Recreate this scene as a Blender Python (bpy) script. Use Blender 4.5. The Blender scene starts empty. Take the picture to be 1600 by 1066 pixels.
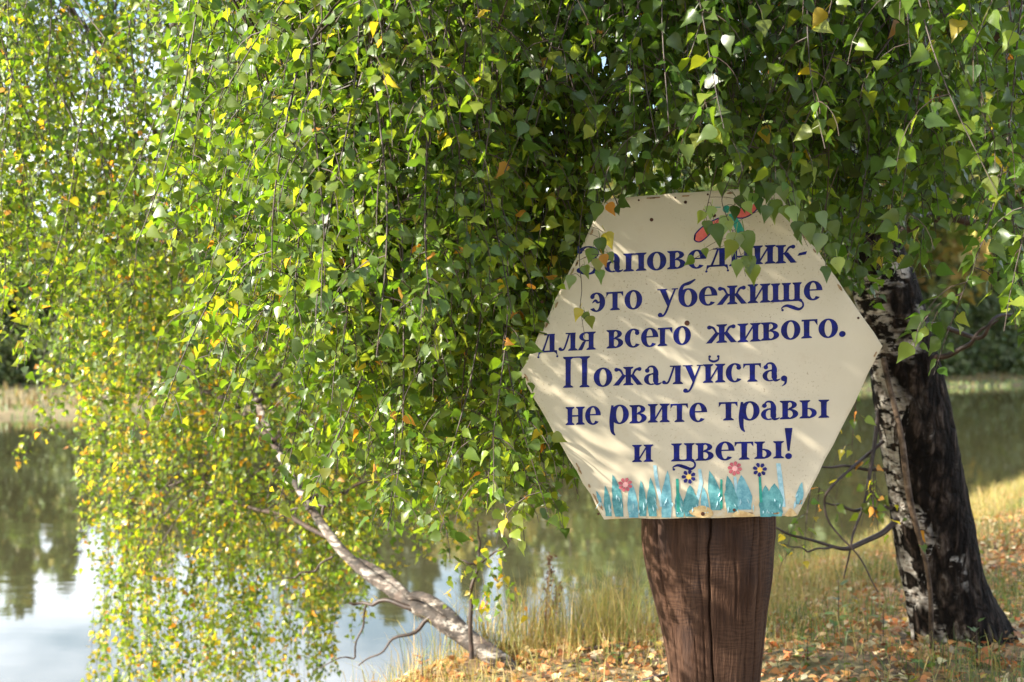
import bpy, math, random
import numpy as np
from mathutils import Vector, Matrix, noise as mnoise

random.seed(11)
R = np.random.default_rng(11)
SC = bpy.context.scene
COL = SC.collection
F, HZ, CAMZ = 2222.0, 560.0, 2.2           # focal length in photo pixels, horizon row, eye height over the water

# ------------------------------------------------------------------ camera, light, exposure
cam_d = bpy.data.cameras.new('camera'); cam = bpy.data.objects.new('camera', cam_d); COL.objects.link(cam)
cam.location = (0, 0, CAMZ); cam.rotation_euler = (math.radians(90), 0, 0)
cam_d.lens = 50; cam_d.sensor_width = 36; cam_d.shift_y = 27 / 1600
cam_d.clip_start = 0.05; cam_d.clip_end = 3000
cam_d.dof.use_dof = True; cam_d.dof.focus_distance = 3.35; cam_d.dof.aperture_fstop = 5.0
SC.camera = cam
SUN_EL, SUN_A = 32.0, 17.5                  # the sun stands left of the camera and a little behind it
sd = bpy.data.lights.new('sun', 'SUN'); sun = bpy.data.objects.new('sun', sd); COL.objects.link(sun)
sd.energy = 5.0; sd.angle = math.radians(0.9); sd.color = (1.0, 0.93, 0.80)
e, a = math.radians(SUN_EL), math.radians(SUN_A)
LDIR = Vector((math.cos(e) * math.cos(a), math.cos(e) * math.sin(a), -math.sin(e)))
sun.rotation_euler = LDIR.to_track_quat('-Z', 'Y').to_euler()
W = bpy.data.worlds.new('World'); SC.world = W; W.use_nodes = True
wn, wl = W.node_tree.nodes, W.node_tree.links
for n in list(wn): wn.remove(n)
def wnode(t, **kw):
    n = wn.new(t)
    for k, v in kw.items(): setattr(n, k, v)
    return n
sky = wnode('ShaderNodeTexSky', sky_type='NISHITA', sun_disc=False, sun_elevation=e, sun_rotation=math.radians(270 - SUN_A), dust_density=1.2)
tc = wnode('ShaderNodeTexCoord'); mp = wnode('ShaderNodeMapping'); mp.inputs['Scale'].default_value = (1.6, 1.6, 5.5); mp.inputs['Location'].default_value = (3.1, .4, .2)
nz = wnode('ShaderNodeTexNoise'); nz.inputs['Scale'].default_value = 1.5; nz.inputs['Detail'].default_value = 6; nz.inputs['Roughness'].default_value = .55
rp = wnode('ShaderNodeValToRGB'); rp.color_ramp.elements[0].position = .45; rp.color_ramp.elements[1].position = .70
mx = wnode('ShaderNodeMix', data_type='RGBA'); mx.inputs['B'].default_value = (13, 13.3, 14.2, 1)
bg = wnode('ShaderNodeBackground'); bg.inputs['Strength'].default_value = 0.09
wo = wnode('ShaderNodeOutputWorld')
wl.new(tc.outputs['Generated'], mp.inputs[0]); wl.new(mp.outputs[0], nz.inputs['Vector']); wl.new(nz.outputs['Fac'], rp.inputs[0])
wl.new(rp.outputs[0], mx.inputs['Factor']); wl.new(sky.outputs[0], mx.inputs['A']); wl.new(mx.outputs['Result'], bg.inputs[0]); wl.new(bg.outputs[0], wo.inputs[0])
SC.view_settings.view_transform = 'Standard'; SC.view_settings.look = 'None'; SC.view_settings.gamma = 1; SC.view_settings.use_curve_mapping = False
SC.view_settings.exposure = 1.80
SC.render.engine = 'CYCLES'
SC.cycles.max_bounces = 8; SC.cycles.transparent_max_bounces = 4

def P(px, py, Y): return np.array([(px - 800) / F * Y, Y, CAMZ + (HZ - py) / F * Y])

# ------------------------------------------------------------------ helpers
def link(name, data, parent=None, kind=None, label=None, cat=None, group=None):
    o = bpy.data.objects.new(name, data); COL.objects.link(o)
    if parent is not None: o.parent = parent
    if kind: o['kind'] = kind
    if label: o['label'] = label
    if cat: o['category'] = cat
    if group: o['group'] = group
    return o
def thing(name, label, cat, loc=(0, 0, 0), group=None, rz=0):
    o = link(name, None, None, None, label, cat, group); o.location = loc; o.rotation_euler = (0, 0, rz); o.empty_display_size = .1
    return o
def child(name, me, par, **kw):
    """link a mesh whose coordinates are in world space under a parent at par.location"""
    o = link(name, me, par, **kw); o.matrix_parent_inverse = Matrix.Translation(par.location).inverted() if par is not None else Matrix()
    return o
def tri_mesh(name, V, T, mat, tint=None, smooth=True):
    V = np.ascontiguousarray(V, dtype=np.float32); T = np.ascontiguousarray(T, dtype=np.int32)
    me = bpy.data.meshes.new(name)
    me.vertices.add(len(V)); me.vertices.foreach_set('co', V.ravel())
    me.loops.add(T.size); me.loops.foreach_set('vertex_index', T.ravel())
    me.polygons.add(len(T)); me.polygons.foreach_set('loop_start', np.arange(0, T.size, T.shape[1], dtype=np.int32))
    me.update(calc_edges=True); me.validate()
    if smooth: me.polygons.foreach_set('use_smooth', np.ones(len(me.polygons), dtype=bool))
    if tint is not None:
        ca = me.color_attributes.new('tint', 'FLOAT_COLOR', 'POINT')
        c = np.ones((len(V), 4), dtype=np.float32); c[:, :3] = tint; ca.data.foreach_set('color', c.ravel())
    me.materials.append(mat)
    return me
def tube(pts, rad, k=5, cap=True):
    """ring tube along points -> verts, quads"""
    pts = np.asarray(pts, float); n = len(pts); rad = np.broadcast_to(np.asarray(rad, float), (n,))
    d = np.gradient(pts, axis=0); d /= np.linalg.norm(d, axis=1, keepdims=True) + 1e-9
    ref = np.where(np.abs(d[:, 2:3]) > .9, np.array([[1., 0, 0]]), np.array([[0., 0, 1.]]))
    if np.abs(d[:, 2]).max() > .9: ref = np.tile(np.array([[.9, .3, .05]]), (n, 1))
    u = np.cross(d, ref); u /= np.linalg.norm(u, axis=1, keepdims=True) + 1e-9
    v = np.cross(d, u)
    an = np.linspace(0, 2 * np.pi, k, endpoint=False)
    V = pts[:, None] + rad[:, None, None] * (np.cos(an)[None, :, None] * u[:, None] + np.sin(an)[None, :, None] * v[:, None])
    i = np.arange(n - 1)[:, None] * k; j = np.arange(k)[None]; j2 = (j + 1) % k
    Q = np.stack([i + j, i + j2, i + k + j2, i + k + j], -1).reshape(-1, 4)
    return V.reshape(-1, 3), Q
class Bag:
    def __init__(s): s.V = []; s.Q = []; s.n = 0
    def add(s, V, Q): s.V.append(V); s.Q.append(np.asarray(Q) + s.n); s.n += len(V)
    def mesh(s, name, mat): return tri_mesh(name, np.concatenate(s.V), np.concatenate(s.Q), mat)
def spline(pts, n):
    """Catmull-Rom through points (any dimension), n samples"""
    p = np.asarray(pts, float); p = np.vstack([2 * p[0] - p[1], p, 2 * p[-1] - p[-2]])
    m = len(p) - 3; t = np.linspace(0, m - 1e-6, n); i = t.astype(int); f = (t - i)[:, None]
    a, b, c, d = p[i], p[i + 1], p[i + 2], p[i + 3]
    return .5 * (2 * b + (c - a) * f + (2 * a - 5 * b + 4 * c - d) * f ** 2 + (3 * b - a - 3 * c + d) * f ** 3)

# ------------------------------------------------------------------ materials
class M:
    def __init__(s, name):
        s.m = bpy.data.materials.new(name); s.m.use_nodes = True; s.nt = s.m.node_tree; s.b = s.nt.nodes['Principled BSDF']; s.out = s.nt.nodes['Material Output']
    def n(s, t, ins=None, **kw):
        x = s.nt.nodes.new(t)
        for k, v in kw.items(): setattr(x, k, v)
        for k, v in (ins or {}).items():
            if isinstance(v, bpy.types.NodeSocket): s.nt.links.new(v, x.inputs[k])
            else: x.inputs[k].default_value = v
        return x
    def l(s, a, b): s.nt.links.new(a, b)
    def coord(s, scale=(1, 1, 1), kind='Object'):
        return s.n('ShaderNodeMapping', {0: s.n('ShaderNodeTexCoord').outputs[kind], 'Scale': scale}).outputs[0]
    def noise(s, vec, scale, detail=4, rough=.55, dist=0):
        return s.n('ShaderNodeTexNoise', {'Vector': vec, 'Scale': scale, 'Detail': detail, 'Roughness': rough, 'Distortion': dist}).outputs['Fac']
    def ramp(s, fac, stops):
        r = s.n('ShaderNodeValToRGB', {0: fac}); cr = r.color_ramp
        while len(cr.elements) < len(stops): cr.elements.new(.5)
        for el, (p, c) in zip(cr.elements, stops):
            el.position = p; el.color = (*c, 1) if len(c) == 3 else c
        return r.outputs[0]
    def mix(s, f, a, b, mode='MIX'):
        x = s.n('ShaderNodeMix', data_type='RGBA', blend_type=mode)
        for k, v in (('Factor', f), ('A', a), ('B', b)):
            if isinstance(v, bpy.types.NodeSocket): s.l(v, x.inputs[k])
            else: x.inputs[k].default_value = v if k == 'Factor' else (*v, 1)
        return x.outputs['Result']
    def math(s, op, a, b=0.0, clamp=False):
        x = s.n('ShaderNodeMath', operation=op, use_clamp=clamp)
        for i, v in enumerate((a, b)):
            if isinstance(v, bpy.types.NodeSocket): s.l(v, x.inputs[i])
            else: x.inputs[i].default_value = v
        return x.outputs[0]
    def base(s, c):
        if isinstance(c, bpy.types.NodeSocket): s.l(c, s.b.inputs['Base Color'])
        else: s.b.inputs['Base Color'].default_value = (*c, 1)
    def bump(s, h, strength, dist):
        x = s.n('ShaderNodeBump', {'Height': h, 'Strength': strength, 'Distance': dist}); s.l(x.outputs[0], s.b.inputs['Normal'])
    def set(s, **kw):
        for k, v in kw.items(): s.b.inputs[k.replace('_', ' ')].default_value = v
B0 = (0, 0, 0); W1 = (1, 1, 1)

def leaf_material(name, rough, transl, boost, vary=False):
    m = M(name)
    t = m.n('ShaderNodeAttribute', attribute_name='tint').outputs['Color']
    g = m.n('ShaderNodeNewGeometry')
    under = m.mix(.25, t, (.12, .16, .05))
    c = m.mix(g.outputs['Backfacing'], t, under)
    m.base(c); m.set(Roughness=rough); m.b.inputs['Specular IOR Level'].default_value = .5
    tr = m.n('ShaderNodeBsdfTranslucent', {'Color': m.mix(1.0, t, boost, 'MULTIPLY')})
    mxs = m.n('ShaderNodeMixShader', {0: transl, 1: m.b.outputs[0], 2: tr.outputs[0]})
    m.l(mxs.outputs[0], m.out.inputs[0])
    return m.m
MAT_LEAF = leaf_material('birch_leaf', .36, .46, (3.0, 2.9, .9))
MAT_DRY = leaf_material('fallen_leaf', .6, .2, (1.3, 1.2, 1.0))
MAT_GRASS = leaf_material('grass_blade', .5, .3, (1.6, 1.6, 1.0))
MAT_FAR = leaf_material('distant_foliage', .6, .3, (1.8, 1.8, 1.0))

def mat_twig():
    m = M('twig_bark'); v = m.coord(); m.base(m.ramp(m.noise(v, 30), [(.3, (.018, .011, .008)), (.7, (.07, .042, .03))])); m.set(Roughness=.55); return m.m
MAT_TWIG = mat_twig()
def mat_stem():
    m = M('brown_stem_bark'); m.base(m.ramp(m.noise(m.coord(), 24, 5, .7), [(.36, (.03, .02, .014)), (.55, (.11, .075, .05)), (.72, (.22, .17, .13))])); m.set(Roughness=.8); m.b.inputs['Specular IOR Level'].default_value = .15; return m.m
MAT_STEM = mat_stem()
def mat_bark_young():
    m = M('pale_birch_bark'); v = m.coord((1, 1, 1))
    n1 = m.noise(m.coord((6, 6, 26)), 1.3, 5, .65)
    n2 = m.noise(v, 16, 4)
    c = m.ramp(n1, [(.45, (.025, .02, .016)), (.51, (.14, .11, .085)), (.58, (.40, .36, .31)), (.8, (.55, .51, .46))])
    c = m.mix(m.ramp(n2, [(.45, B0), (.62, (.8, .8, .8))]), c, (.09, .06, .045))
    zz = m.n('ShaderNodeSeparateXYZ', {0: m.n('ShaderNodeTexCoord').outputs['Object']}).outputs['Z']
    lowf = m.math('MULTIPLY', m.math('SUBTRACT', 1.62, zz), 2.2, True)
    n3 = m.noise(m.coord((9, 9, 14)), 2.0, 5, .7)
    c = m.mix(m.math('MULTIPLY', lowf, m.ramp(n3, [(.44, B0), (.54, W1)])), c, (.035, .026, .02))
    m.base(c); m.set(Roughness=.75); m.bump(m.math('ADD', n1, n3), .8, .02); return m.m
MAT_YOUNG = mat_bark_young()
def mat_bark_old():
    m = M('furrowed_birch_bark')
    sep = m.n('ShaderNodeSeparateXYZ', {0: m.n('ShaderNodeTexCoord').outputs['Object']})
    h = sep.outputs['Z']
    patch_v = m.noise(m.coord((5.5, 5.5, 1.6)), 1.6, 5, .6, 1.2)          # long vertical patches low down
    patch_h = m.noise(m.coord((3.2, 3.2, 13)), 1.5, 5, .62, .4)       # level bands higher up
    up = m.math('MULTIPLY', m.math('SUBTRACT', h, 1.95), 2.2, True)
    pm = m.mix(up, patch_v, patch_h)
    brk = m.noise(m.coord((9, 9, 22)), 1.6, 4, .6)
    thr = m.math('MULTIPLY', m.ramp(pm, [(.49, B0), (.515, W1)]), m.ramp(brk, [(.44, B0), (.49, W1)]))
    thr2 = m.ramp(pm, [(.46, B0), (.52, W1)])
    fiss = m.noise(m.coord((16, 16, 4.5)), 2.2, 6, .65, .6)
    vor = m.n('ShaderNodeTexVoronoi', {'Vector': m.mix(.4, m.coord((9, 9, 3.4)), m.n('ShaderNodeTexNoise', {'Vector': m.coord(), 'Scale': 12.0}).outputs['Color']), 'Scale': 3.4}, feature='DISTANCE_TO_EDGE').outputs['Distance']
    plate = m.ramp(vor, [(.0, (.25, .25, .25)), (.22, W1)])
    dark = m.ramp(fiss, [(.3, (.004, .003, .0025)), (.48, (.013, .009, .007)), (.60, (.060, .042, .032)), (.74, (.19, .155, .125))])
    dark = m.mix(plate, (.006, .005, .004), dark)
    fine = m.noise(m.coord((22, 22, 60)), 1.5, 5, .6)
    white = m.ramp(fine, [(.32, (.24, .19, .15)), (.5, (.55, .50, .44)), (.7, (.72, .68, .62))])
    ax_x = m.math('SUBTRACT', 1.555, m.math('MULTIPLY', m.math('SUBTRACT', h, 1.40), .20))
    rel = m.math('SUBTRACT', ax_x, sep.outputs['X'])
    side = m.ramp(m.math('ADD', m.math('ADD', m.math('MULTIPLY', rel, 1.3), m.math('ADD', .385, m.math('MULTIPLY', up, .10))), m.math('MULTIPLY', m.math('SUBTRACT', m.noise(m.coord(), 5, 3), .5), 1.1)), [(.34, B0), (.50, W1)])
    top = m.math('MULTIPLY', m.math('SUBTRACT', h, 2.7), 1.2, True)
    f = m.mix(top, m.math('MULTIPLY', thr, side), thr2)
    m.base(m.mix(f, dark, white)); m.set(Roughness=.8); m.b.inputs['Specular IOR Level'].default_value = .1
    m.bump(m.math('ADD', m.math('ADD', fiss, m.math('MULTIPLY', plate, .5)), m.math('MULTIPLY', fine, .3)), 1.0, .035); return m.m
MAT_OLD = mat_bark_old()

# ------------------------------------------------------------------ terrain
def sstep(a, b, x):
    t = np.clip((x - a) / (b - a), 0, 1); return t * t * (3 - 2 * t)
N1 = np.array([-.841, .541]); P1 = np.array([-.56, 4.8])
def shore_s(x, y): return (x - P1[0]) * N1[0] + (y - P1[1]) * N1[1]
def far_y(x): return 51 + (x + 20) * 1.05 * (x > -20) + (x + 20) * .25 * (x <= -20)
def vnoise(x, y, s, seed=0):
    out = np.empty(x.shape)
    it = np.nditer([x, y, out], op_flags=[['readonly'], ['readonly'], ['writeonly']])
    for p, q, o in it: o[...] = mnoise.noise((float(p) * s + seed, float(q) * s - seed, seed * 1.7))
    return out
def height0(x, y):
    s = shore_s(x, y) + .12 * np.sin(x * 2.3 + y) + .08 * np.sin(y * 3.1)
    near = 1.12 - 1.75 * sstep(-.15, 1.7, s) - .1 * sstep(-1.2, 0, s) + .045 * np.sin(x * 1.3 + .4 * y) * np.sin(y * 1.1)
    near = near + .05 * sstep(1.5, 3.5, x) * (s < 0)
    f = y - far_y(x)
    far = -.63 + .85 * sstep(-1.5, .5, f) + .8 * sstep(1, 22, f) + np.clip(f - 30, 0, 160) * .11
    far = far + .25 * np.sin(x * .23) * np.sin(y * .19) * sstep(3, 12, f)
    return np.where(f > -3, far, near)
def make_ground():
    def axis(lo, hi, d0, d1, step):
        a = list(np.arange(d0, d1, step)); s = step
        while a[-1] < hi: s *= 1.09; a.append(a[-1] + s)
        s = step
        while a[0] > lo: s *= 1.09; a.insert(0, a[0] - s)
        return np.array(a)
    xs = axis(-380, 380, -3, 8, .1); ys = axis(-60, 420, 2, 15, .1)
    X, Y = np.meshgrid(xs, ys); Z = height0(X, Y)
    d = (np.abs(X) < 12) & (Y < 20)
    Z[d] += .03 * vnoise(X[d], Y[d], 3.0, 2) + .014 * vnoise(X[d], Y[d], 11.0, 5)
    V = np.stack([X, Y, Z], -1).reshape(-1, 3); nx = len(xs)
    i = (np.arange(len(ys) - 1)[:, None] * nx + np.arange(nx - 1)[None]).ravel()
    m = M('bank_soil')
    v = m.coord()
    n1 = m.noise(v, 1.4, 5); n2 = m.noise(v, 28, 5, .7)
    soil = m.ramp(n2, [(.3, (.035, .022, .012)), (.5, (.12, .075, .038)), (.68, (.27, .17, .085))])
    grass = m.ramp(n2, [(.3, (.05, .055, .02)), (.6, (.20, .17, .07)), (.8, (.32, .25, .11))])
    c = m.mix(m.ramp(n1, [(.42, B0), (.6, W1)]), soil, grass)
    sp = m.n('ShaderNodeSeparateXYZ', {0: m.n('ShaderNodeTexCoord').outputs['Object']})
    nn = m.noise(m.coord((.6, .6, 1)), .9, 6, .7)
    far = m.ramp(nn, [(.3, (.06, .08, .03)), (.5, (.15, .12, .055)), (.7, (.25, .18, .09))])
    forest = m.ramp(m.noise(m.coord((.16, .16, .16)), 1.0, 8, .75), [(.35, (.025, .035, .018)), (.52, (.07, .085, .03)), (.66, (.16, .12, .045))])
    far = m.mix(m.math('MULTIPLY', m.math('SUBTRACT', sp.outputs['Z'], 1.6), .8, True), far, forest)
    c = m.mix(m.math('MULTIPLY', m.math('SUBTRACT', sp.outputs['Y'], 30), .2, True), c, far)
    m.base(c); m.set(Roughness=.95); m.bump(n2, .6, .02)
    me = tri_mesh('ground', V, np.stack([i, i + 1, i + nx + 1, i + nx], -1), m.m)
    return link('ground', me, kind='structure', label='river bank of brown soil under leaf litter, with the far grassy bank')
GROUND = make_ground()
def gz(x, y): return float(height0(np.array(float(x)), np.array(float(y))))

def make_water():
    me = bpy.data.meshes.new('river_water')
    me.from_pydata([(-380, -60, 0), (380, -60, 0), (380, 420, 0), (-380, 420, 0)], [], [(0, 1, 2, 3)])
    m = M('river_water')
    v = m.coord((1, 2.2, 1)); n = m.math('ADD', m.noise(v, 1.1, 3, .5), m.math('MULTIPLY', m.noise(m.coord((1, 3, 1)), 6, 2, .5), .12))
    calm = m.ramp(m.noise(m.coord((.10, .5, 1)), 1.0, 3), [(.5, (.12, .12, .12)), (.68, W1)])
    m.base((.055, .052, .024)); m.set(Roughness=.02, IOR=1.72)
    x = m.n('ShaderNodeBump', {'Height': n, 'Strength': m.math('MULTIPLY', calm, .08), 'Distance': .05}); m.l(x.outputs[0], m.b.inputs['Normal'])
    me.materials.append(m.m)
    link('water', me, kind='structure', label='calm dark river reflecting the trees and the pale sky')
make_water()

# ------------------------------------------------------------------ sign
SY = 3.30
SIGN = thing('nature_reserve_sign', 'cream hexagonal board with dark blue lettering and painted grass, nailed to the thick post', 'sign', (float(P(1096, 800, SY)[0]), SY, float(P(1096, 800, SY)[2])))
def sp(px, py, off=0.0):
    """a point on the board's face; off in metres towards the viewer"""
    return ((px - 1096) / F * SY, -off, (800 - py) / F * SY)
def part(name, verts, faces, mat, par=None, mats=None, midx=None):
    me = bpy.data.meshes.new(name); me.from_pydata([tuple(map(float, v)) for v in verts], [], faces)
    for mm in (mats or [mat]): me.materials.append(mm)
    if midx is not None:
        for p_, i_ in zip(me.polygons, midx): p_.material_index = i_
    o = link(name, me, par or SIGN); return o
def make_panel():
    m = M('cream_enamel_board')
    v = m.coord((1, 1, 1))
    n1 = m.noise(v, 3.0, 4); n2 = m.noise(v, 160, 3, .7); n3 = m.noise(m.coord((1, 1, 1)), 24, 5, .7)
    c = m.ramp(n1, [(.3, (.46, .40, .29)), (.7, (.60, .535, .41))])
    mask = m.ramp(m.noise(v, 4.2, 2), [(.42, B0), (.58, W1)])
    specks = m.math('MULTIPLY', m.ramp(n2, [(.59, B0), (.66, W1)]), mask)
    c = m.mix(m.math('MULTIPLY', specks, .75), c, (.20, .13, .08))
    c = m.mix(m.ramp(n3, [(.54, B0), (.8, (.6, .6, .6))]), c, (.46, .37, .25))
    scr = m.ramp(m.noise(m.coord((30, 1, 7)), 2.2, 5, .8, 1.0), [(.66, B0), (.72, (.5, .5, .5))])
    c = m.mix(scr, c, (.36, .27, .17))
    z = m.n('ShaderNodeSeparateXYZ', {0: m.n('ShaderNodeTexCoord').outputs['Object']}).outputs['Z']
    low = m.math('SUBTRACT', 1.0, m.math('MULTIPLY', z, 16), True)
    c = m.mix(m.math('MULTIPLY', low, m.ramp(n3, [(.45, B0), (.6, (.8, .8, .8))])), c, (.50, .36, .19))
    m.base(c); m.set(Roughness=.5); m.b.inputs['Specular IOR Level'].default_value = .3
    m.bump(m.math('ADD', m.noise(v, 5.5, 2), m.math('MULTIPLY', m.noise(v, 40, 3), .02)), .35, .02)
    ed = M('board_edge'); ed.base(ed.ramp(ed.noise(ed.coord(), 60), [(.35, (.03, .02, .015)), (.6, (.22, .13, .07))])); ed.set(Roughness=.8)
    corner = [(945, 311), (1209, 291), (1379, 541), (1246, 806), (944, 812), (812, 583)]
    ring = []
    for i in range(6):
        a_, b_ = np.array(corner[i], float), np.array(corner[(i + 1) % 6], float)
        for t in np.linspace(0, 1, 12, endpoint=False):
            q = a_ + (b_ - a_) * t
            if t > 0: q = q + R.normal(0, .7, 2)
            ring.append(q)
    n = len(ring); V = []
    c0 = np.array((1096, 553.))
    # worn rounded rim: face, rim, back
    for r_, off in ((0.985, 0.0), (1.0, -.0015), (1.0, -.012)):
        for q in ring:
            s_ = c0 + (q - c0) * r_; V.append(sp(s_[0], s_[1], off))
    Fc = [tuple(range(n))[::-1], tuple(range(2 * n, 3 * n))]; mi = [0, 1]
    for k in (0, 1):
        for i in range(n):
            j = (i + 1) % n; Fc.append((k * n + i, k * n + j, (k + 1) * n + j, (k + 1) * n + i)); mi.append(0 if k == 0 else 1)
    part('panel', V, Fc, None, mats=[m.m, ed.m], midx=mi)
make_panel()

def paint(name, c1, c2, rough=.4):
    m = M(name); v = m.coord(); m.base(m.mix(m.ramp(m.noise(v, 55, 5, .7), [(.4, B0), (.62, W1)]), c1, c2)); m.set(Roughness=rough); m.b.inputs['Specular IOR Level'].default_value = .18; m.bump(m.noise(v, 90), .15, .002); return m.m
NAVY = paint('navy_paint', (.003, .005, .070), (.005, .010, .16), .4)
NAVYD = paint('dark_blue_paint', (.012, .012, .10), (.02, .02, .16))
TEAL = paint('teal_paint', (.055, .20, .22), (.13, .33, .34), .45)
TEAL2 = paint('blue_teal_paint', (.10, .27, .33), (.20, .42, .46), .45)
TEALG = paint('green_teal_paint', (.02, .22, .17), (.04, .30, .23), .45)
PALE = paint('flaked_pale_blue_paint', (.22, .40, .46), (.38, .55, .60), .5)
REDP = paint('red_paint', (.62, .11, .10), (.66, .17, .13), .45)
MAUVE = paint('faded_red_paint', (.42, .09, .12), (.55, .16, .17), .5)
YEL = paint('yellow_paint', (.75, .52, .16), (.70, .44, .10), .5)
PINK = paint('pink_paint', (.80, .42, .40), (.75, .36, .36), .5)
CHIP = paint('chipped_edge', (.20, .11, .055), (.38, .27, .15), .8)
BARE = paint('bare_primer', (.62, .47, .24), (.45, .29, .13), .8)

# glyph construction: x-height = 1, baseline 0
TH, TN = .30, .09
def ser(x, y, w, up, e=.11, t=.055):
    h = 1 if up else -1
    return [(x - e, y), (x + w + e, y), (x + w + e, y + h * t), (x + w + .01, y + h * .13), (x - .01, y + h * .13), (x - e, y + h * t)]
def stem(x, y0=0., y1=1., w=TH, b=1, t=1):
    out = [[(x + .01, y0), (x + w - .01, y0), (x + w - .015, (y0 + y1) / 2), (x + w, y1), (x, y1), (x + .015, (y0 + y1) / 2)]]
    if b: out.append(ser(x, y0, w, True))
    if t: out.append(ser(x, y1, w, False, .08 if t == 2 else .11))
    return out
def arc(cx, cy, rx, ry, a0=0, a1=360, th=TH, tn=TN, n=26):
    """calligraphic ring sector as a strip"""
    A = np.radians(np.linspace(a0, a1, n)); o = [(cx + rx * math.cos(t), cy + ry * math.sin(t)) for t in A]
    i_ = [(cx + (rx - th) * math.cos(t), cy + (ry - tn) * math.sin(t)) for t in A]
    return ('strip', o, i_)
def rib(pts, ws, n=18):
    q = spline(np.array([(*p, w) for p, w in zip(pts, ws)]), n); d = np.gradient(q[:, :2], axis=0); d /= np.linalg.norm(d, axis=1, keepdims=True) + 1e-9
    nn = np.stack([-d[:, 1], d[:, 0]], 1) * q[:, 2:3] / 2
    return ('strip', [tuple(v) for v in q[:, :2] + nn], [tuple(v) for v in q[:, :2] - nn])
def disc(cx, cy, r, n=14): return [(cx + r * math.cos(2 * math.pi * k / n), cy + r * math.sin(2 * math.pi * k / n)) for k in range(n)]
def box(x0, y0, x1, y1): return [(x0, y0), (x1, y0), (x1, y1), (x0, y1)]
def swash(x, y): return [rib([(x - .1, y + .06), (x + .08, y - .06), (x + .10, y - .28), (x - .10, y - .42), (x - .42, y - .30), (x - .72, y - .20), (x - .95, y - .30), (x - .93, y - .44)], [.1, .09, .10, .15, .19, .14, .06, .06], 34), disc(x - .92, y - .43, .065)]
G = {}
G['о'] = (1.0, [arc(.49, .5, .48, .53)])
G['с'] = (.86, [arc(.48, .5, .47, .53, 48, 318), disc(.68, .78, .125)])
G['е'] = (.90, [arc(.48, .5, .47, .53, 0, 318), box(.22, .50, .88, .575)])
G['э'] = (.86, [arc(.38, .5, .47, .53, 132, -138), disc(.16, .80, .12), rib([(.15, .46), (.32, .60), (.45, .48), (.62, .54)], [.04, .13, .12, .05])])
G['а'] = (.93, [rib([(.17, .76), (.30, .96), (.52, .94), (.62, .72), (.62, .5)], [.12, .09, .14, .25, TH]), disc(.19, .76, .12), box(.485, .15, .755, .55), rib([(.62, .3), (.66, .08), (.78, .03), (.93, .10)], [TH, .22, .11, .05]), arc(.40, .29, .38, .31, 75, 300, .24, .07), rib([(.5, .585), (.38, .56), (.3, .50)], [.09, .08, .07])])
G['п'] = (1.12, stem(.10) + stem(.72) + [box(.2, .90, .9, .985)])
G['н'] = (1.12, stem(.10) + stem(.72) + [box(.3, .455, .8, .54)])
G['и'] = (1.12, stem(.10) + stem(.72) + [rib([(.34, .13), (.76, .85)], [.085, .085], 3)])
G['й'] = (1.12, G['и'][1] + [rib([(.30, 1.42), (.33, 1.22), (.55, 1.13), (.76, 1.22), (.80, 1.42)], [.04, .10, .12, .10, .04]), disc(.33, 1.40, .07), disc(.77, 1.40, .07)])
G['т'] = (.98, stem(.35, t=0) + [box(.06, .90, .91, 1.0), [(.03, 1.0), (.12, 1.0), (.15, .90), (.03, .72)], [(.94, 1.0), (.85, 1.0), (.82, .90), (.94, .72)]])
G['г'] = (.80, stem(.10, t=0) + [box(.0, .90, .74, 1.0), [(.78, 1.0), (.60, 1.0), (.62, .90), (.78, .66)]])
G['в'] = (.94, stem(.10) + [arc(.42, .765, .40, .235, -90, 90, .24, .08, 16), arc(.42, .28, .47, .28, -90, 90, .27, .08, 16), box(.2, .915, .44, 1.0), box(.2, 0, .44, .085), box(.2, .475, .44, .555)])
G['к'] = (1.03, stem(.10) + [rib([(.30, .48), (.48, .58), (.66, .84), (.86, .90)], [.08, .09, .11, .16]), disc(.86, .88, .11), [(.38, .52), (.60, .60), (1.0, .06), (1.04, 0), (.74, 0), (.70, .06)]])
G['ж'] = (1.52, stem(.62) + [rib([(.70, .50), (.52, .56), (.36, .82), (.16, .88)], [.08, .09, .12, .16]), disc(.16, .86, .11), rib([(.82, .50), (.98, .56), (1.14, .82), (1.34, .88)], [.08, .09, .12, .16]), disc(1.34, .86, .11), [(.66, .52), (.46, .58), (.04, .06), (-.02, 0), (.28, 0), (.34, .08)], [(.86, .52), (1.06, .58), (1.46, .06), (1.52, 0), (1.22, 0), (1.16, .08)]])
G['л'] = (1.04, stem(.66, t=0) + [box(.40, .93, .97, 1.0), rib([(.62, .97), (.44, .42), (.30, .10), (.12, .07)], [.10, .10, .10, .12]), disc(.10, .12, .10)])
G['д'] = (1.14, stem(.66, b=0, t=0) + [box(.36, .93, .97, 1.0), rib([(.62, .97), (.44, .45), (.30, .08)], [.10, .10, .12]), box(.08, 0, 1.06, .10), [(.02, -.26), (.06, .10), (.22, .0), (.12, -.06)], [(1.12, -.26), (1.08, .10), (.92, .0), (1.02, -.06)], disc(.04, -.24, .06), disc(1.1, -.24, .06)])
G['у'] = (1.03, [[(.10, 1.0), (.40, 1.0), (.66, .26), (.53, .0)], rib([(.90, .97), (.66, .38), (.46, -.18), (.30, -.42), (.14, -.42)], [.09, .10, .11, .10, .14]), disc(.14, -.38, .12), box(.0, .94, .50, 1.0), box(.72, .94, 1.04, 1.0)])
G['б'] = (1.0, [arc(.49, .47, .48, .50), rib([(.14, .45), (.12, .80), (.24, 1.12), (.56, 1.24), (.86, 1.42)], [.24, .22, .15, .17, .07])])
G['щ'] = (1.62, stem(.10, t=2) + stem(.64, t=2) + stem(1.18, t=2) + [box(.2, .0, 1.3, .095)] + swash(1.52, -.02))
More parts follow.
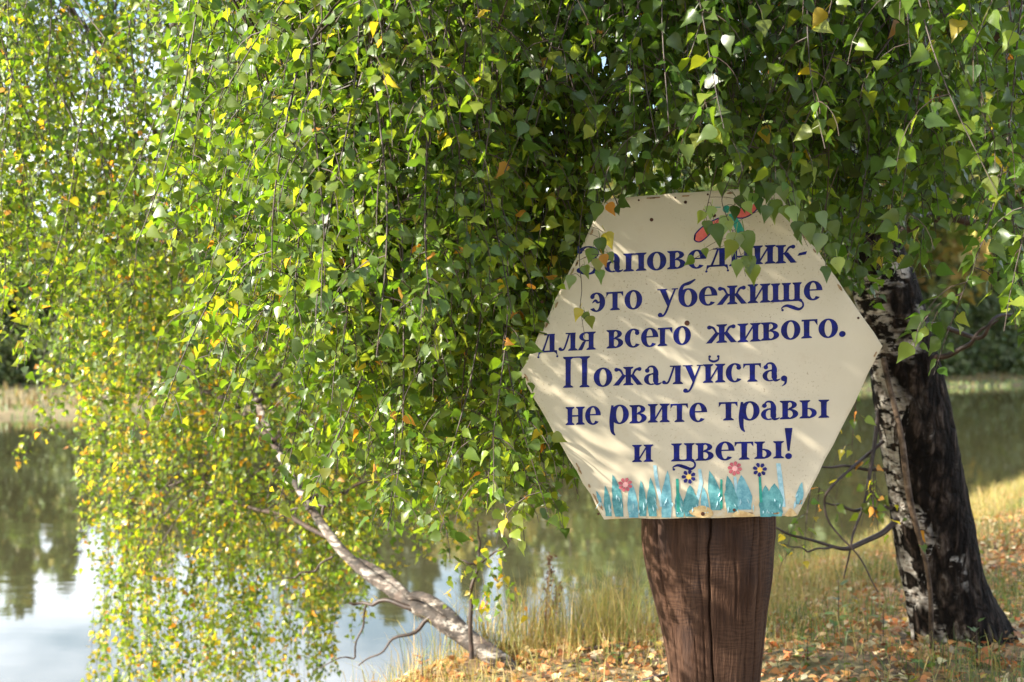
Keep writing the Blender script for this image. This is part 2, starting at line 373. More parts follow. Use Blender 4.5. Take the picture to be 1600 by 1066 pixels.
G['ц'] = (1.15, stem(.10) + stem(.72) + [box(.2, .0, .9, .095)] + swash(1.04, -.02))
G['я'] = (.98, stem(.62) + [arc(.52, .74, .42, .26, 90, 270, .23, .08, 16), box(.5, .92, .7, 1.0), box(.5, .475, .7, .56), [(.50, .53), (.30, .46), (.06, .06), (.0, 0), (.26, 0), (.31, .07)]])
G['ы'] = (1.42, stem(.10) + [arc(.40, .29, .43, .29, -90, 90, .25, .08, 16), box(.2, 0, .42, .085), box(.2, .50, .42, .58)] + stem(1.02))
G['р'] = (1.04, [rib([(.16, 1.0), (.14, .5), (.12, .1), (.16, -.40), (.30, -.62)], [.12, .22, .24, .18, .06]), arc(.54, .5, .48, .53)])
G['П'] = (1.55, stem(.14, 0, 1.68, .29) + stem(.98, 0, 1.68, .29) + [box(.03, 1.62, 1.40, 1.70)])
G['З'] = (1.30, [arc(.52, 1.10, .55, .40, 150, -80, .30, .08), arc(.52, .36, .62, .42, 85, -150, .32, .09), disc(.13, 1.22, .13), [(.0, 1.15), (.12, 1.10), (.10, 1.52), (.02, 1.52)], disc(.10, .20, .14)])
G['-'] = (.52, [[(.02, .36), (.10, .52), (.50, .60), (.44, .42)]])
G['.'] = (.34, [disc(.16, .14, .165)])
G[','] = (.40, [disc(.18, .13, .165), rib([(.26, .12), (.24, -.14), (.06, -.30)], [.16, .11, .03])])
G['!'] = (.45, [[(.16, .42), (.26, .42), (.40, 1.70), (.02, 1.70)], disc(.21, .14, .17)])
def word(text, x0, x1, y0, slope, xh, hs=None):
    """letters of a word between columns x0 and x1 of the board, on a baseline that starts at y0"""
    adv = sum(G[c][0] for c in text); hs = (x1 - x0) / adv; cur = 0
    for c in text:
        gap = .02
        V, Fc = [], []; lay = 0
        wob = R.normal(0, .012, 2); sc = 1 + R.normal(0, .012)
        for pr in G[c][1]:
            off = .0006 + .00004 * lay; lay += 1
            def tr(q):
                gx = x0 + (cur + q[0] * (1 - gap)) * hs; gy = y0 + slope * (gx - x0) - (q[1] * sc + wob[1]) * xh
                return sp(gx, gy, off)
            k = len(V)
            if isinstance(pr, tuple):
                o_, i_ = pr[1], pr[2]; n = len(o_); V += [tr(q) for q in o_] + [tr(q) for q in i_]
                Fc += [(k + j, k + j + 1, k + n + j + 1, k + n + j) for j in range(n - 1)]
            else:
                V += [tr(q) for q in pr]; Fc.append(tuple(range(k, k + len(pr))))
        part('letter', V, Fc, NAVY); cur += G[c][0]
SL = -.052
word('Заповедник-', 902, 1262, 428.5, SL, 28.5)
word('это', 921, 1005, 487, SL, 29); word('убежище', 1027, 1284, 481.5, SL, 29.5)
word('для', 840, 930, 551, -.05, 28); word('всего', 948, 1081, 545, SL, 28.5); word('живого.', 1103, 1322, 537, SL, 29)
word('Пожалуйста,', 879, 1232, 606, -.032, 29)
word('не', 884, 938, 664.5, -.028, 28); word('рвите', 952, 1104, 663, -.03, 29); word('травы', 1122, 1296, 658, -.03, 29)
word('и', 988, 1021, 722.5, -.028, 27); word('цветы!', 1049, 1240, 721, -.025, 28)

def flat(name, pts, mat, off, par=None):
    n = len(pts); return part(name, [sp(x, y, off) for x, y in pts], [tuple(range(n))], mat, par)
def smooth_poly(pts, n=26):
    p = np.array(pts + pts[:2], float); return [tuple(q) for q in spline(p, n)[:-1]]
# painted grass along the foot of the board: (tip x, tip y, base x, half width, lean)
blades = [(931, 767, 938, 3), (945, 758, 951, 6), (957, 741, 968, 9), (985, 752, 990, 9), (1001, 750, 1005, 7), (1016, 746, 1020, 8), (1043, 735, 1041, 9), (1059, 765, 1062, 8),
          (1078, 758, 1080, 14), (1098, 760, 1103, 7), (1108, 735, 1119, 11), (1136, 743, 1145, 11), (1158, 742, 1163, 14), (1196, 758, 1196, 12), (1210, 755, 1209, 17), (1253, 753, 1248, 6)]
for i, (tx, ty, bx, hw) in enumerate(blades):
    by = 808 + R.uniform(-1.5, 1)
    if tx > 1100 and tx < 1180: by = 800 + R.uniform(-4, 2)
    if tx > 1240: by = 788
    if tx < 940: by = 785
    h = by - ty; Lp, Rp = [], []
    for t in np.linspace(0, 1, 9):
        c_ = tx + (bx - tx) * t ** .7; w_ = hw * .92 * (min(1, t / .55) ** .75) * (1 - .22 * max(0, t - .6) / .4) + (.25 if t > 0 else 0)
        Lp.append((c_ - w_ * R.uniform(.85, 1.1), ty + h * t)); Rp.append((c_ + w_ * R.uniform(.85, 1.1), ty + h * t))
    pts = [(tx, ty)] + Rp[1:] + Lp[:0:-1]
    flat('painted_grass_blade', pts, TEAL if i % 3 else TEAL2, .0010 + .00005 * (i % 4))
    for _ in range(3):                                 # curling flakes of lifted paint
        fx, fy = bx + R.uniform(-hw, hw), min(800.0, by - R.uniform(.05, .55) * h); L_ = R.uniform(6, 16); w_ = R.uniform(.8, 1.9); an = R.uniform(-.5, .5) + 1.57; L_ = max(2.0, min(L_, 803 - fy))
        dx, dy = math.cos(an), math.sin(an)
        V = [sp(fx, fy, .0013), sp(fx + dx * L_ * .5 + w_, fy + dy * L_ * .5, .0035), sp(fx + dx * L_, fy + dy * L_, .0014), sp(fx + dx * L_ * .5 - w_ * .6, fy + dy * L_ * .5, .0015)]
        part('paint_flake', V, [(0, 1, 3), (1, 2, 3)], PALE)
for x0_, y0_, x1_, y1_, w_ in [(1187, 745, 1189, 785, 2.0), (1127, 749, 1127, 795, 1.8), (1058, 748, 1060, 800, 2.2)]:
    flat('painted_flower_stem', [(x0_ - w_, y0_), (x0_ + w_, y0_), (x1_ + w_ * 1.2, y1_), (x1_ - w_ * 1.2, y1_)], TEALG, .00125)
for x0_, y0_, x1_, w_ in [(1023, 727, 1034, 2.6), (1093, 733, 1087, 2.4), (1216, 724, 1224, 3.4), (1148, 745, 1148, 2.2)]:
    flat('pale_paint_run', [(x0_ - w_, y0_), (x0_ + w_, y0_), (x0_ + w_ + 3, y0_ + 22), (x1_ + w_, 792), (x1_ - w_, 792), (x0_ - w_ + 2, y0_ + 20)], PALE, .0008)
for cx, cy, mat, mc in [(1076, 745, NAVYD, YEL), (1187, 734, NAVYD, YEL), (1148, 732, MAUVE, PINK), (977, 757.5, MAUVE, PINK)]:
    V, Fc = [], []; a0 = R.uniform(0, 1)
    for k in range(7 if mat is NAVYD else 8):
        an = a0 + k * 2 * math.pi / (7 if mat is NAVYD else 8); u = np.array([math.cos(an), math.sin(an)]); w = np.array([-u[1], u[0]])
        q = [u * 3, u * 6 + w * 2.2, u * 9.5 + w * 2.9, u * 11.6, u * 9.5 - w * 2.9, u * 6 - w * 2.2]
        b_ = len(V); V += [sp(cx + p[0], cy + p[1], .0015 + .00004 * k) for p in q]; Fc.append(tuple(range(b_, b_ + 6)))
    f = part('painted_flower', V, Fc, mat)
    part('flower_centre', [sp(cx + 4.2 * math.cos(t), cy + 4.2 * math.sin(t), .0019) for t in np.linspace(0, 6.28, 12, endpoint=False)], [tuple(range(12))], mc, f)
def outline_shape(name, pts, fill, off, w=2.0):
    q = smooth_poly(pts, 40); o = flat(name, q, fill, off)
    q = np.array(q + q[:1]); d = np.gradient(q, axis=0); d /= np.linalg.norm(d, axis=1, keepdims=True) + 1e-9; nn = np.stack([-d[:, 1], d[:, 0]], 1) * w / 2
    n = len(q); V = [sp(*v, off + .00006) for v in q + nn] + [sp(*v, off + .00006) for v in q - nn]
    part('wing_outline', V, [(j, j + 1, n + j + 1, n + j) for j in range(n - 1)], NAVYD, o)
outline_shape('painted_wing', [(1085, 375), (1087, 365), (1104, 350), (1132, 338), (1134, 343), (1117, 355), (1107, 368), (1094, 378)], REDP, .0008)
outline_shape('painted_wing', [(1142, 337), (1154, 327), (1174, 316), (1186, 313), (1187, 319), (1178, 332), (1160, 341)], REDP, .0008)
flat('painted_head', disc(1135, 327, 6), TEALG, .0011)
flat('painted_body', [(1138, 335), (1146, 333), (1158, 350), (1168, 372), (1176, 392), (1166, 388), (1150, 362)], TEALG, .0012)
flat('painted_feeler', [(1102, 323), (1126, 323.4), (1126, 324.8), (1102, 324.2)], TEALG, .0010)
flat('bare_patch', smooth_poly([(1076, 801), (1084, 793), (1099, 790), (1112, 797), (1113, 806), (1094, 809)], 20), BARE, .0020)
flat('bare_patch', smooth_poly([(1142, 806), (1152, 798), (1166, 800), (1180, 806), (1160, 808)], 20), BARE, .0020)
flat('bare_patch', smooth_poly([(1226, 806), (1234, 794), (1242, 800), (1243, 806)], 16), BARE, .0020)
for _ in range(30):                                    # chips along the worn edge
    i = int(R.integers(0, 6)); cs = [(945, 311), (1209, 291), (1379, 541), (1246, 806), (944, 812), (812, 583)]; a_, b_ = np.array(cs[i], float), np.array(cs[(i + 1) % 6], float)
    q = a_ + (b_ - a_) * R.uniform(.03, .97); q = q + (np.array((1096, 553.)) - q) / 290 * R.uniform(4.5, 7); d_ = (b_ - a_) / np.linalg.norm(b_ - a_); L_ = R.uniform(2, 8)
    nn_ = np.array([-d_[1], d_[0]]); flat('chipped_paint', [tuple(q + d_ * L_ * math.cos(t) + nn_ * R.uniform(.8, 2.2) * math.sin(t)) for t in np.linspace(0, 2 * math.pi, 8, endpoint=False)], CHIP, .0012)
rust = paint('rusty_nail', (.035, .015, .010), (.09, .035, .02), .6)
for x_, y_, r_ in [(1071, 316, 2.6), (1018, 343.5, 3.0), (1116, 337, 3.0), (1073.5, 505, 4.2), (1098, 803, 3.4), (847, 472, 2.6), (1147, 797, 2.6), (998, 313, 1.6), (1055, 309, 1.5), (1341, 497, 2), (935, 803, 2), (1106, 304, 1.8), (820, 590, 1.8)]:
    V = []; n = 10
    for rr, of in ((r_, .0002), (r_ * .8, .0016)):
        V += [sp(x_ + rr * math.cos(t), y_ + rr * math.sin(t), of + .0014 * (y_ > 790)) for t in np.linspace(0, 2 * math.pi, n, endpoint=False)]
    part('nail', V, [(i, (i + 1) % n, n + (i + 1) % n, n + i) for i in range(n)] + [tuple(range(n, 2 * n))], rust)

# ------------------------------------------------------------------ post
def make_post():
    Yc = 3.47
    rows = [(640, 1006, 1206), (812, 1003, 1211), (850, 1003.5, 1209), (900, 1012, 1206), (950, 1025, 1199), (1000, 1037, 1194), (1066, 1047, 1187), (1120, 1050, 1184), (1200, 1046, 1186), (1290, 1036, 1192)]
    rows = spline(np.array(rows, float), 150); K = 360
    base = P(1107, 1290, Yc); par = thing('sign_post', 'thick weathered brown wooden post that carries the hexagonal board', 'post', tuple(base))
    V = []
    cracks = [(-.12, .016, .060), (.30, .012, .016), (-1.02, .014, .022), (.62, .012, .012), (.80, .014, .018), (-.55, .011, .010), (1.15, .014, .02), (-.33, .012, .010), (.5, .005, .01), (1.5, .02, .04), (2.6, .02, .04)]
    for i, (py, xl, xr) in enumerate(rows):
        c = P((xl + xr) / 2, py, Yc); r = (xr - xl) / 2 / F * Yc
        for j in range(K):
            t = 2 * math.pi * j / K; an = (t + math.pi) % (2 * math.pi) - math.pi     # 0 faces the viewer
            rr = r * (1 - .10 * math.exp(-(an / .55) ** 2))
            dpt = 0
            for ca, w, d in cracks:
                ca2 = ca + .05 * math.sin(py * .012 + ca * 9) + .02 * mnoise.noise((py * .03, ca * 7, 0))
                fade = 1 if ca != .30 else max(0, 1 - abs(py - 880) / 120)
                dd = (an - ca2 + math.pi) % (2 * math.pi) - math.pi
                dpt += d * fade * math.exp(-(dd / w) ** 2)
            rr *= 1 + .010 * mnoise.noise((math.cos(t) * 3, math.sin(t) * 3, py * .008)) + .006 * mnoise.noise((math.cos(t) * 26, math.sin(t) * 26, py * .012))
            rr -= dpt * .45
            V.append((c[0] + rr * math.sin(an), c[1] - rr * .86 * math.cos(an), c[2]))
    n = len(rows)
    Q = [(i * K + j, (i + 1) * K + j, (i + 1) * K + (j + 1) % K, i * K + (j + 1) % K) for i in range(n - 1) for j in range(K)]
    m = M('weathered_post_wood')
    g1 = m.noise(m.coord((14, 14, 1.6)), 2.0, 7, .65, 1.2); g2 = m.noise(m.coord((60, 60, 3.2)), 3, 4, .6)
    wv = m.n('ShaderNodeTexWave', {'Vector': m.coord((1, 1, .16)), 'Scale': 26, 'Distortion': 9, 'Detail': 3, 'Detail Scale': 1.6}, wave_type='BANDS', bands_direction='X').outputs['Fac']
    c = m.ramp(g1, [(.3, (.018, .010, .007)), (.5, (.055, .031, .021)), (.7, (.14, .085, .058))])
    c = m.mix(.55, c, m.mix(wv, (.036, .016, .009), (.062, .029, .016)))
    c = m.mix(m.ramp(g2, [(.35, (.6, .6, .6)), (.55, B0)]), c, (.03, .016, .011))
    st = m.ramp(m.noise(m.coord((5, 5, 2.2)), 2.0, 5, .65), [(.52, B0), (.66, (.7, .7, .7))])
    c = m.mix(st, c, (.025, .017, .016))
    m.set(Roughness=.7); m.b.inputs['Specular IOR Level'].default_value = .12; fig = m.n('ShaderNodeTexWave', {'Vector': m.coord((.35, .35, 1)), 'Scale': 34, 'Distortion': 14, 'Detail': 3, 'Detail Scale': 1.1}, wave_type='BANDS', bands_direction='Z').outputs['Fac']
    figm = m.ramp(m.noise(m.coord(), 6, 2), [(.42, B0), (.58, (.55, .55, .55))])
    m.base(m.mix(m.math('MULTIPLY', fig, figm), c, (.085, .046, .028)))
    m.bump(m.math('ADD', m.math('ADD', g1, g2), m.math('MULTIPLY', wv, .15)), .6, .006)
    Vn = np.array(V); me = bpy.data.meshes.new('log')
    me.from_pydata([tuple(v) for v in Vn], [], Q + [tuple(range(K))[::-1]]); me.materials.append(m.m)
    for p_ in me.polygons: p_.use_smooth = len(p_.vertices) == 4
    child('log', me, par)
make_post()

# ------------------------------------------------------------------ leaves
# birch leaf template: x half width, y along the leaf, z up; base at the petiole
MR = [(0, 0, 0), (0, .30, 0), (0, .62, 0), (0, 1.0, 0)]
SD = [(.14, -.02), (.31, .06), (.375, .21), (.30, .42), (.16, .65), (.05, .86)]
def leaf_template(fold, curl, twist):
    V = [(x, y, -curl * y * y) for x, y, z in MR]
    for sgn in (1, -1):
        for x, y in SD:
            jag = 1 + .07 * math.sin(y * 37 + sgn)
            V.append((sgn * x * jag, y, fold * x - curl * y * y + twist * sgn * x * y + .035 * math.sin(y * 19 + sgn * 2 + curl * 30)))
    T = []
    for o_ in (4, 10):
        t = [(0, o_, o_ + 1), (0, o_ + 1, 1), (1, o_ + 1, o_ + 2), (1, o_ + 2, o_ + 3), (1, o_ + 3, 2), (2, o_ + 3, o_ + 4), (2, o_ + 4, o_ + 5), (2, o_ + 5, 3)]
        T += t if o_ == 10 else [(a_, c_, b_) for a_, b_, c_ in t]
    k = len(V); V += [(.014, .01, 0), (-.014, .01, 0), (-.016, -.42, .03), (.016, -.42, .03)]
    T += [(k, k + 1, k + 2), (k, k + 2, k + 3)]
    return np.array(V, float), np.array(T)
TEMPL = [leaf_template(*p) for p in ((.22, .10, .0), (.35, .22, .12), (.08, .05, -.15), (.45, .30, -.05), (.15, .35, .2), (-.12, .15, .1))]
FARV = np.array([(0, 0, 0), (.36, .30, .1), (0, 1, -.12), (-.36, .30, .1)], float); FART = np.array([(0, 1, 2), (0, 2, 3)])
def frames(axis, nrm):
    ax = axis / (np.linalg.norm(axis, axis=1, keepdims=True) + 1e-9)
    nn = nrm - (nrm * ax).sum(1, keepdims=True) * ax; nn /= np.linalg.norm(nn, axis=1, keepdims=True) + 1e-9
    return np.cross(ax, nn), ax, nn
def leaf_mesh(name, pos, axis, nrm, size, tint, mat, far=False):
    sd_, ax, nn = frames(axis, nrm); Vs, Ts, Cs = [], [], []; base = 0
    which = R.integers(0, len(TEMPL), len(pos))
    for k in range(1 if far else len(TEMPL)):
        sel = np.arange(len(pos)) if far else np.where(which == k)[0]
        if not len(sel): continue
        tv, tt = (FARV, FART) if far else TEMPL[k]
        V = pos[sel][:, None] + size[sel][:, None, None] * (tv[None, :, 0:1] * sd_[sel][:, None] + tv[None, :, 1:2] * ax[sel][:, None] + tv[None, :, 2:3] * nn[sel][:, None])
        C = np.repeat(tint[sel][:, None], len(tv), 1)
        Vs.append(V.reshape(-1, 3)); Cs.append(C.reshape(-1, 3)); Ts.append((tt[None] + base + (np.arange(len(sel)) * len(tv))[:, None, None]).reshape(-1, 3)); base += len(sel) * len(tv)
    return tri_mesh(name, np.concatenate(Vs), np.concatenate(Ts), mat, np.concatenate(Cs))
def mixcols(n, table):
    """table of (weight, colour); returns n colours with variation"""
    w = np.array([t[0] for t in table], float); c = np.array([t[1] for t in table], float)
    out = c[R.choice(len(w), n, p=w / w.sum())]
    return np.clip(out * R.normal(1, .18, (n, 1)) * R.normal(1, .06, (n, 3)), .004, .9)
GREEN = (.072, .125, .016); DEEP = (.040, .080, .014); LIME = (.150, .20, .024); YELLOW = (.34, .27, .03); ORANGE = (.46, .20, .04); BROWN = (.22, .09, .03)

class Canopy:
    """hanging twigs with their leaves, for one tree"""
    def __init__(s, limbs):
        s.limbs = limbs; s.lp = np.concatenate([l[:, :3] for l in limbs]); s.main = []; s.side = []; s.lpos = []; s.lout = []; s.lsize = []; s.ltab = []
    def nodes(s, pts, step, size, start=0.15, tabi=0):
        seg = np.linalg.norm(np.diff(pts, axis=0), axis=1); L = seg.sum(); cum = np.concatenate([[0], np.cumsum(seg)])
        n = max(1, int(L * (1 - start) / step)); t = start * L + (np.arange(n) + R.uniform(0, 1, n) * .6) * step; t = np.clip(t, 0, L)
        q = np.stack([np.interp(t, cum, pts[:, i]) for i in range(3)], 1)
        phi = np.cumsum(R.uniform(1.8, 4.2, n)); o = np.stack([np.cos(phi), np.sin(phi), R.uniform(-.1, .5, n)], 1)
        s.lpos.append(q); s.lout.append(o); s.lsize.append(size * R.uniform(.5, 1.18, n)); s.ltab.append(np.full(n, tabi))
    def twig(s, S, L, size, step=.024, r=.0021, sidegap=.07, sidelen=(.08, .30), tabi=0, hook=True, lean=None, leafstart=0.0, spread=.2):
        S = np.array(S, float); n = 14
        ld = R.normal(0, spread, 2) if lean is None else np.array(lean)
        t = np.linspace(0, 1, n); w1, w2 = R.uniform(0, 6.28, 2)
        path = S[None] + np.stack([ld[0] * L * t + .018 * np.sin(t * 7 * L + w1), ld[1] * L * t + .018 * np.sin(t * 6 * L + w2), -L * t], 1)
        path[:, :2] -= path[0, :2] - S[:2]
        if hook:
            d = s.lp - S; d2 = (d ** 2).sum(1) + np.where(d[:, 2] < -.15, 4, 0); k = int(np.argmin(d2)); A = s.lp[k]; dist = math.sqrt(((A - S) ** 2).sum())
            mid = (A + S) / 2 + np.array([0, 0, .12 + .18 * dist]) + R.normal(0, .04, 3)
            tt = np.linspace(0, 1, 10)[:-1, None]
            pre = (1 - tt) ** 2 * A + 2 * tt * (1 - tt) * mid + tt ** 2 * S
            full = np.concatenate([pre, path]); rr = np.concatenate([np.linspace(r * (1.4 + 1.2 * dist), r * 1.3, 9), np.linspace(r * 1.3, r * .5, n)])
        else: full = path; rr = np.linspace(r * 1.2, r * .5, n)
        s.main.append((full, rr))
        s.nodes(path, step, size, leafstart, tabi)
        m = int(L / sidegap)
        for q in range(m):
            f = R.uniform(leafstart, .95); i = f * (n - 1); i0 = min(int(i), n - 2); A = path[i0] + (path[i0 + 1] - path[i0]) * (i - i0)
            ls = R.uniform(*sidelen) * (1 - .4 * f); ph = R.uniform(0, 6.28); o = np.array([math.cos(ph), math.sin(ph), 0])
            u = np.linspace(0, 1, 6)[:, None]
            sp_ = A + o * ls * .62 * (1 - (1 - u) ** 1.6) + np.array([0, 0, -1]) * ls * (.85 * u ** 1.5 - .12 * u)
            s.side.append((sp_, np.linspace(r * .7, r * .4, 6))); s.nodes(sp_, step, size, .12, tabi)
    def finish(s, tree, tables, n_main, mat, flat=.5, keep=None, far=False, front_keep=None):
        pos = np.concatenate(s.lpos); out = np.concatenate(s.lout); size = np.concatenate(s.lsize); tab = np.concatenate(s.ltab); n = len(pos)
        axis = out * .80 + np.array([0, 0, -.80]) + R.normal(0, .36, (n, 3))
        nrm = out * .35 + np.array([-.10, -.10, .35]) + R.normal(0, .62, (n, 3))
        axn = axis / np.linalg.norm(axis, axis=1, keepdims=True)
        pos = pos + axn * (size * .42)[:, None]
        ok = np.ones(n, bool) if keep is None else keep(pos, size)
        pos, axis, nrm, size, tab = pos[ok], axis[ok], nrm[ok], size[ok], tab[ok]
        tint = np.zeros((len(pos), 3))
        for k, tb in enumerate(tables):
            sel = tab == k; tint[sel] = mixcols(int(sel.sum()), tb)
        u = (pos[:, 0] / pos[:, 1] * F + 800); v = HZ - (pos[:, 2] - CAMZ) / pos[:, 1] * F
        vis = (u > 5) & (u < 1595) & (v > 0) & (v < 1050)
        score = np.where(vis, size / pos[:, 1] * R.uniform(.9, 1.1, len(pos)), 0)
        if front_keep is not None: score = score * front_keep(u, v, pos)
        idx = np.argsort(-score)[:300]
        # the 300 leaves that show largest: one object each, sharing a few meshes
        vars_ = []
        mt = mixcols(36, tables[0])
        for k in range(36):
            tv, tt = TEMPL[k % len(TEMPL)]; vars_.append(tri_mesh('leaf', tv, tt, mat, mt[k]))
        sd_, ax, nn = frames(axis, nrm)
        for k, i in enumerate(idx):
            o = link('leaf', vars_[k % 36], tree); z = float(size[i])
            mw = Matrix(((sd_[i][0] * z, ax[i][0] * z, nn[i][0] * z, pos[i][0]), (sd_[i][1] * z, ax[i][1] * z, nn[i][1] * z, pos[i][1]), (sd_[i][2] * z, ax[i][2] * z, nn[i][2] * z, pos[i][2]), (0, 0, 0, 1)))
            o.matrix_local = Matrix.Translation(-tree.location) @ mw
        rest = np.ones(len(pos), bool); rest[idx] = False
        me = leaf_mesh('foliage', pos[rest], axis[rest], nrm[rest], size[rest], tint[rest], mat, far)
        child('foliage', me, tree, kind='stuff')
        if keep is not None:
            def cut(pr):
                p_, r_ = pr; ok_ = keep(p_, np.zeros(len(p_)))
                k = len(p_) if ok_.all() else int(np.argmin(ok_))
                return (p_[:k], np.broadcast_to(r_, (len(p_),))[:k]) if k >= 3 else None
            s.main = [q for q in map(cut, s.main) if q]; s.side = [q for q in map(cut, s.side) if q]
        order = sorted(range(len(s.main)), key=lambda i: s.main[i][0][-1][1])
        b = Bag()
        for q, i in enumerate(order):
            V, Q = tube(*s.main[i], k=4)
            if q < n_main:
                child('hanging_twig', tri_mesh('hanging_twig', V, Q, MAT_TWIG), tree)
            else: b.add(V, Q)
        for p_, r_ in s.side: b.add(*tube(p_, r_, k=3))
        child('fine_twigs', b.mesh('fine_twigs', MAT_TWIG), tree, kind='stuff')
        print('leaves', len(pos), 'twigs', len(s.main), len(s.side))

def limb_path(pts, n=40, wob=.02):
    """pts: (px, py, Y, radius in m)"""
    q = np.array([(*P(a_, b_, c_), r_) for a_, b_, c_, r_ in pts]); q = spline(q, n)
    ph = R.uniform(0, 6, 3); t = np.linspace(0, 1, n)
    for i in range(3): q[:, i] += wob * np.sin(t * 15 + ph[i]) * np.sin(np.pi * t)
    return q
def add_limb(tree, q, mat, k=7, name='limb'): return child(name, tri_mesh(name, *tube(q[:, :3], np.maximum(q[:, 3], .002), k), mat), tree)
def rough_trunk(name, q, mat, tree, K=64, amp=.06, flare=True):
    V, Q = tube(q[:, :3], 1.0, K); c = np.repeat(q[:, :3], K, 0); d = V - c; r = np.repeat(q[:, 3], K)
    out = np.empty_like(V)
    for i in range(len(V)):
        p = c[i] + d[i] * r[i]
        f = 1 + amp * mnoise.noise((p[0] * 9, p[1] * 9, p[2] * 2.4)) + amp * .8 * mnoise.noise((p[0] * 26, p[1] * 26, p[2] * 6)) + amp * .45 * mnoise.noise((p[0] * 60, p[1] * 60, p[2] * 22))
        if flare:
            h = max(0, 1 - (p[2] - tree.location[2]) / .35); f += h * h * (.10 + .28 * max(0, math.sin(math.atan2(d[i][1], d[i][0]) * 4 + 1)))
        out[i] = c[i] + d[i] * r[i] * f
    return child(name, tri_mesh(name, out, Q, mat), tree)

# ------------------------------------------------------------------ the big birch on the right
tb = P(1505, 1000, 5.35); tb[2] = gz(tb[0], tb[1]) - .05
BIRCH = thing('birch_tree', 'old birch with dark furrowed trunk behind the sign and long hanging green branches over it', 'tree', tuple(tb))
trunk = limb_path([(1524, 1040, 5.35, .155), (1503, 985, 5.35, .155), (1474, 900, 5.32, .150), (1435, 700, 5.25, .138), (1410, 560, 5.2, .124), (1380, 440, 5.15, .113), (1320, 290, 5.1, .108), (1262, 100, 5.0, .10), (1235, -80, 4.9, .09), (1205, -420, 4.8, .07), (1160, -900, 4.7, .04), (1150, -1300, 4.7, .01)], 260, .0)
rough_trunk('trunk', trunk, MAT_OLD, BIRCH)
bl = [
    [(1268, 130, 5.0, .05), (1180, 60, 4.7, .038), (1100, 82, 4.4, .032), (1010, 112, 4.1, .022), (900, 150, 3.85, .014), (800, 150, 3.7, .008)],
    [(1240, -60, 4.9, .05), (1000, -140, 4.3, .035), (720, -170, 3.7, .026), (480, -120, 3.5, .016), (300, -40, 3.5, .008)],
    [(1245, 0, 4.95, .045), (1390, -110, 4.3, .03), (1540, -90, 3.7, .02), (1700, 0, 3.4, .01)],
    [(1236, -120, 4.85, .04), (1170, -230, 4.1, .03), (1120, -220, 3.4, .02), (1060, -180, 3.0, .012)],
    [(1336, 340, 5.1, .03), (1420, 352, 5.0, .022), (1530, 348, 4.9, .016), (1660, 320, 4.8, .01)],
    [(1300, 240, 5.05, .04), (1380, 150, 4.6, .03), (1480, 90, 4.2, .022), (1620, 40, 4.0, .012)],
    [(1262, 90, 5.0, .04), (1150, -30, 4.4, .028), (960, -60, 3.8, .02), (780, -40, 3.4, .012), (620, 20, 3.2, .007)],
    [(1310, 270, 5.08, .035), (1200, 180, 4.7, .026), (1090, 170, 4.5, .018), (960, 200, 4.3, .01)],
    [(1390, 480, 5.1, .018), (1470, 520, 5.0, .010), (1560, 505, 4.9, .006), (1640, 490, 4.9, .003)],
    [(1205, -420, 4.8, .05), (1060, -520, 4.3, .035), (880, -560, 3.8, .02), (700, -520, 3.4, .01)],
    [(1190, -560, 4.8, .04), (1350, -640, 4.2, .03), (1500, -640, 3.7, .015)],
    [(1250, 40, 5.0, .04), (1050, -20, 4.9, .03), (850, 60, 4.8, .02), (640, 160, 4.7, .012), (520, 260, 4.7, .006)],
]
BL = [limb_path(x, 40, .03) for x in bl]
for q in BL: add_limb(BIRCH, q, MAT_TWIG if q[0, 3] < .032 else MAT_TWIG, 8)
bare = [
    [(1392, 792, 5.2, .010), (1350, 797, 5.1, .007), (1318, 792, 5.05, .005), (1290, 786, 5.0, .003)],
    [(1402, 812, 5.2, .012), (1370, 838, 5.1, .010), (1330, 856, 5.0, .009), (1290, 850, 4.95, .006), (1240, 838, 4.9, .005), (1208, 822, 4.85, .003)],
    [(1372, 640, 5.2, .008), (1362, 730, 5.1, .007), (1345, 800, 5.05, .005), (1330, 850, 5.0, .004), (1318, 905, 5.0, .002)],
    [(1385, 734, 5.2, .008), (1340, 732, 5.1, .006), (1285, 728, 5.0, .004), (1230, 735, 4.9, .002)],
    [(1380, 690, 5.2, .007), (1300, 760, 5.0, .005), (1290, 800, 5.0, .004), (1340, 870, 4.95, .003), (1372, 925, 4.9, .002)],
    [(1460, 560, 5.1, .012), (1500, 548, 5.0, .009), (1530, 520, 4.95, .006), (1560, 500, 4.9, .003)],
    [(1380, 560, 5.1, .010), (1400, 650, 5.02, .010), (1420, 760, 4.98, .012), (1445, 880, 5.02, .008), (1456, 985, 5.06, .009), (1462, 1060, 5.06, .009)],
    [(1300, 855, 4.95, .005), (1262, 860, 4.9, .003), (1225, 850, 4.88, .002)],
]
for x in bare: add_limb(BIRCH, limb_path(x, 26, .006), MAT_STEM if x[0][1] == 560 and x[0][0] == 1380 else MAT_TWIG, 6, 'bare_branch')

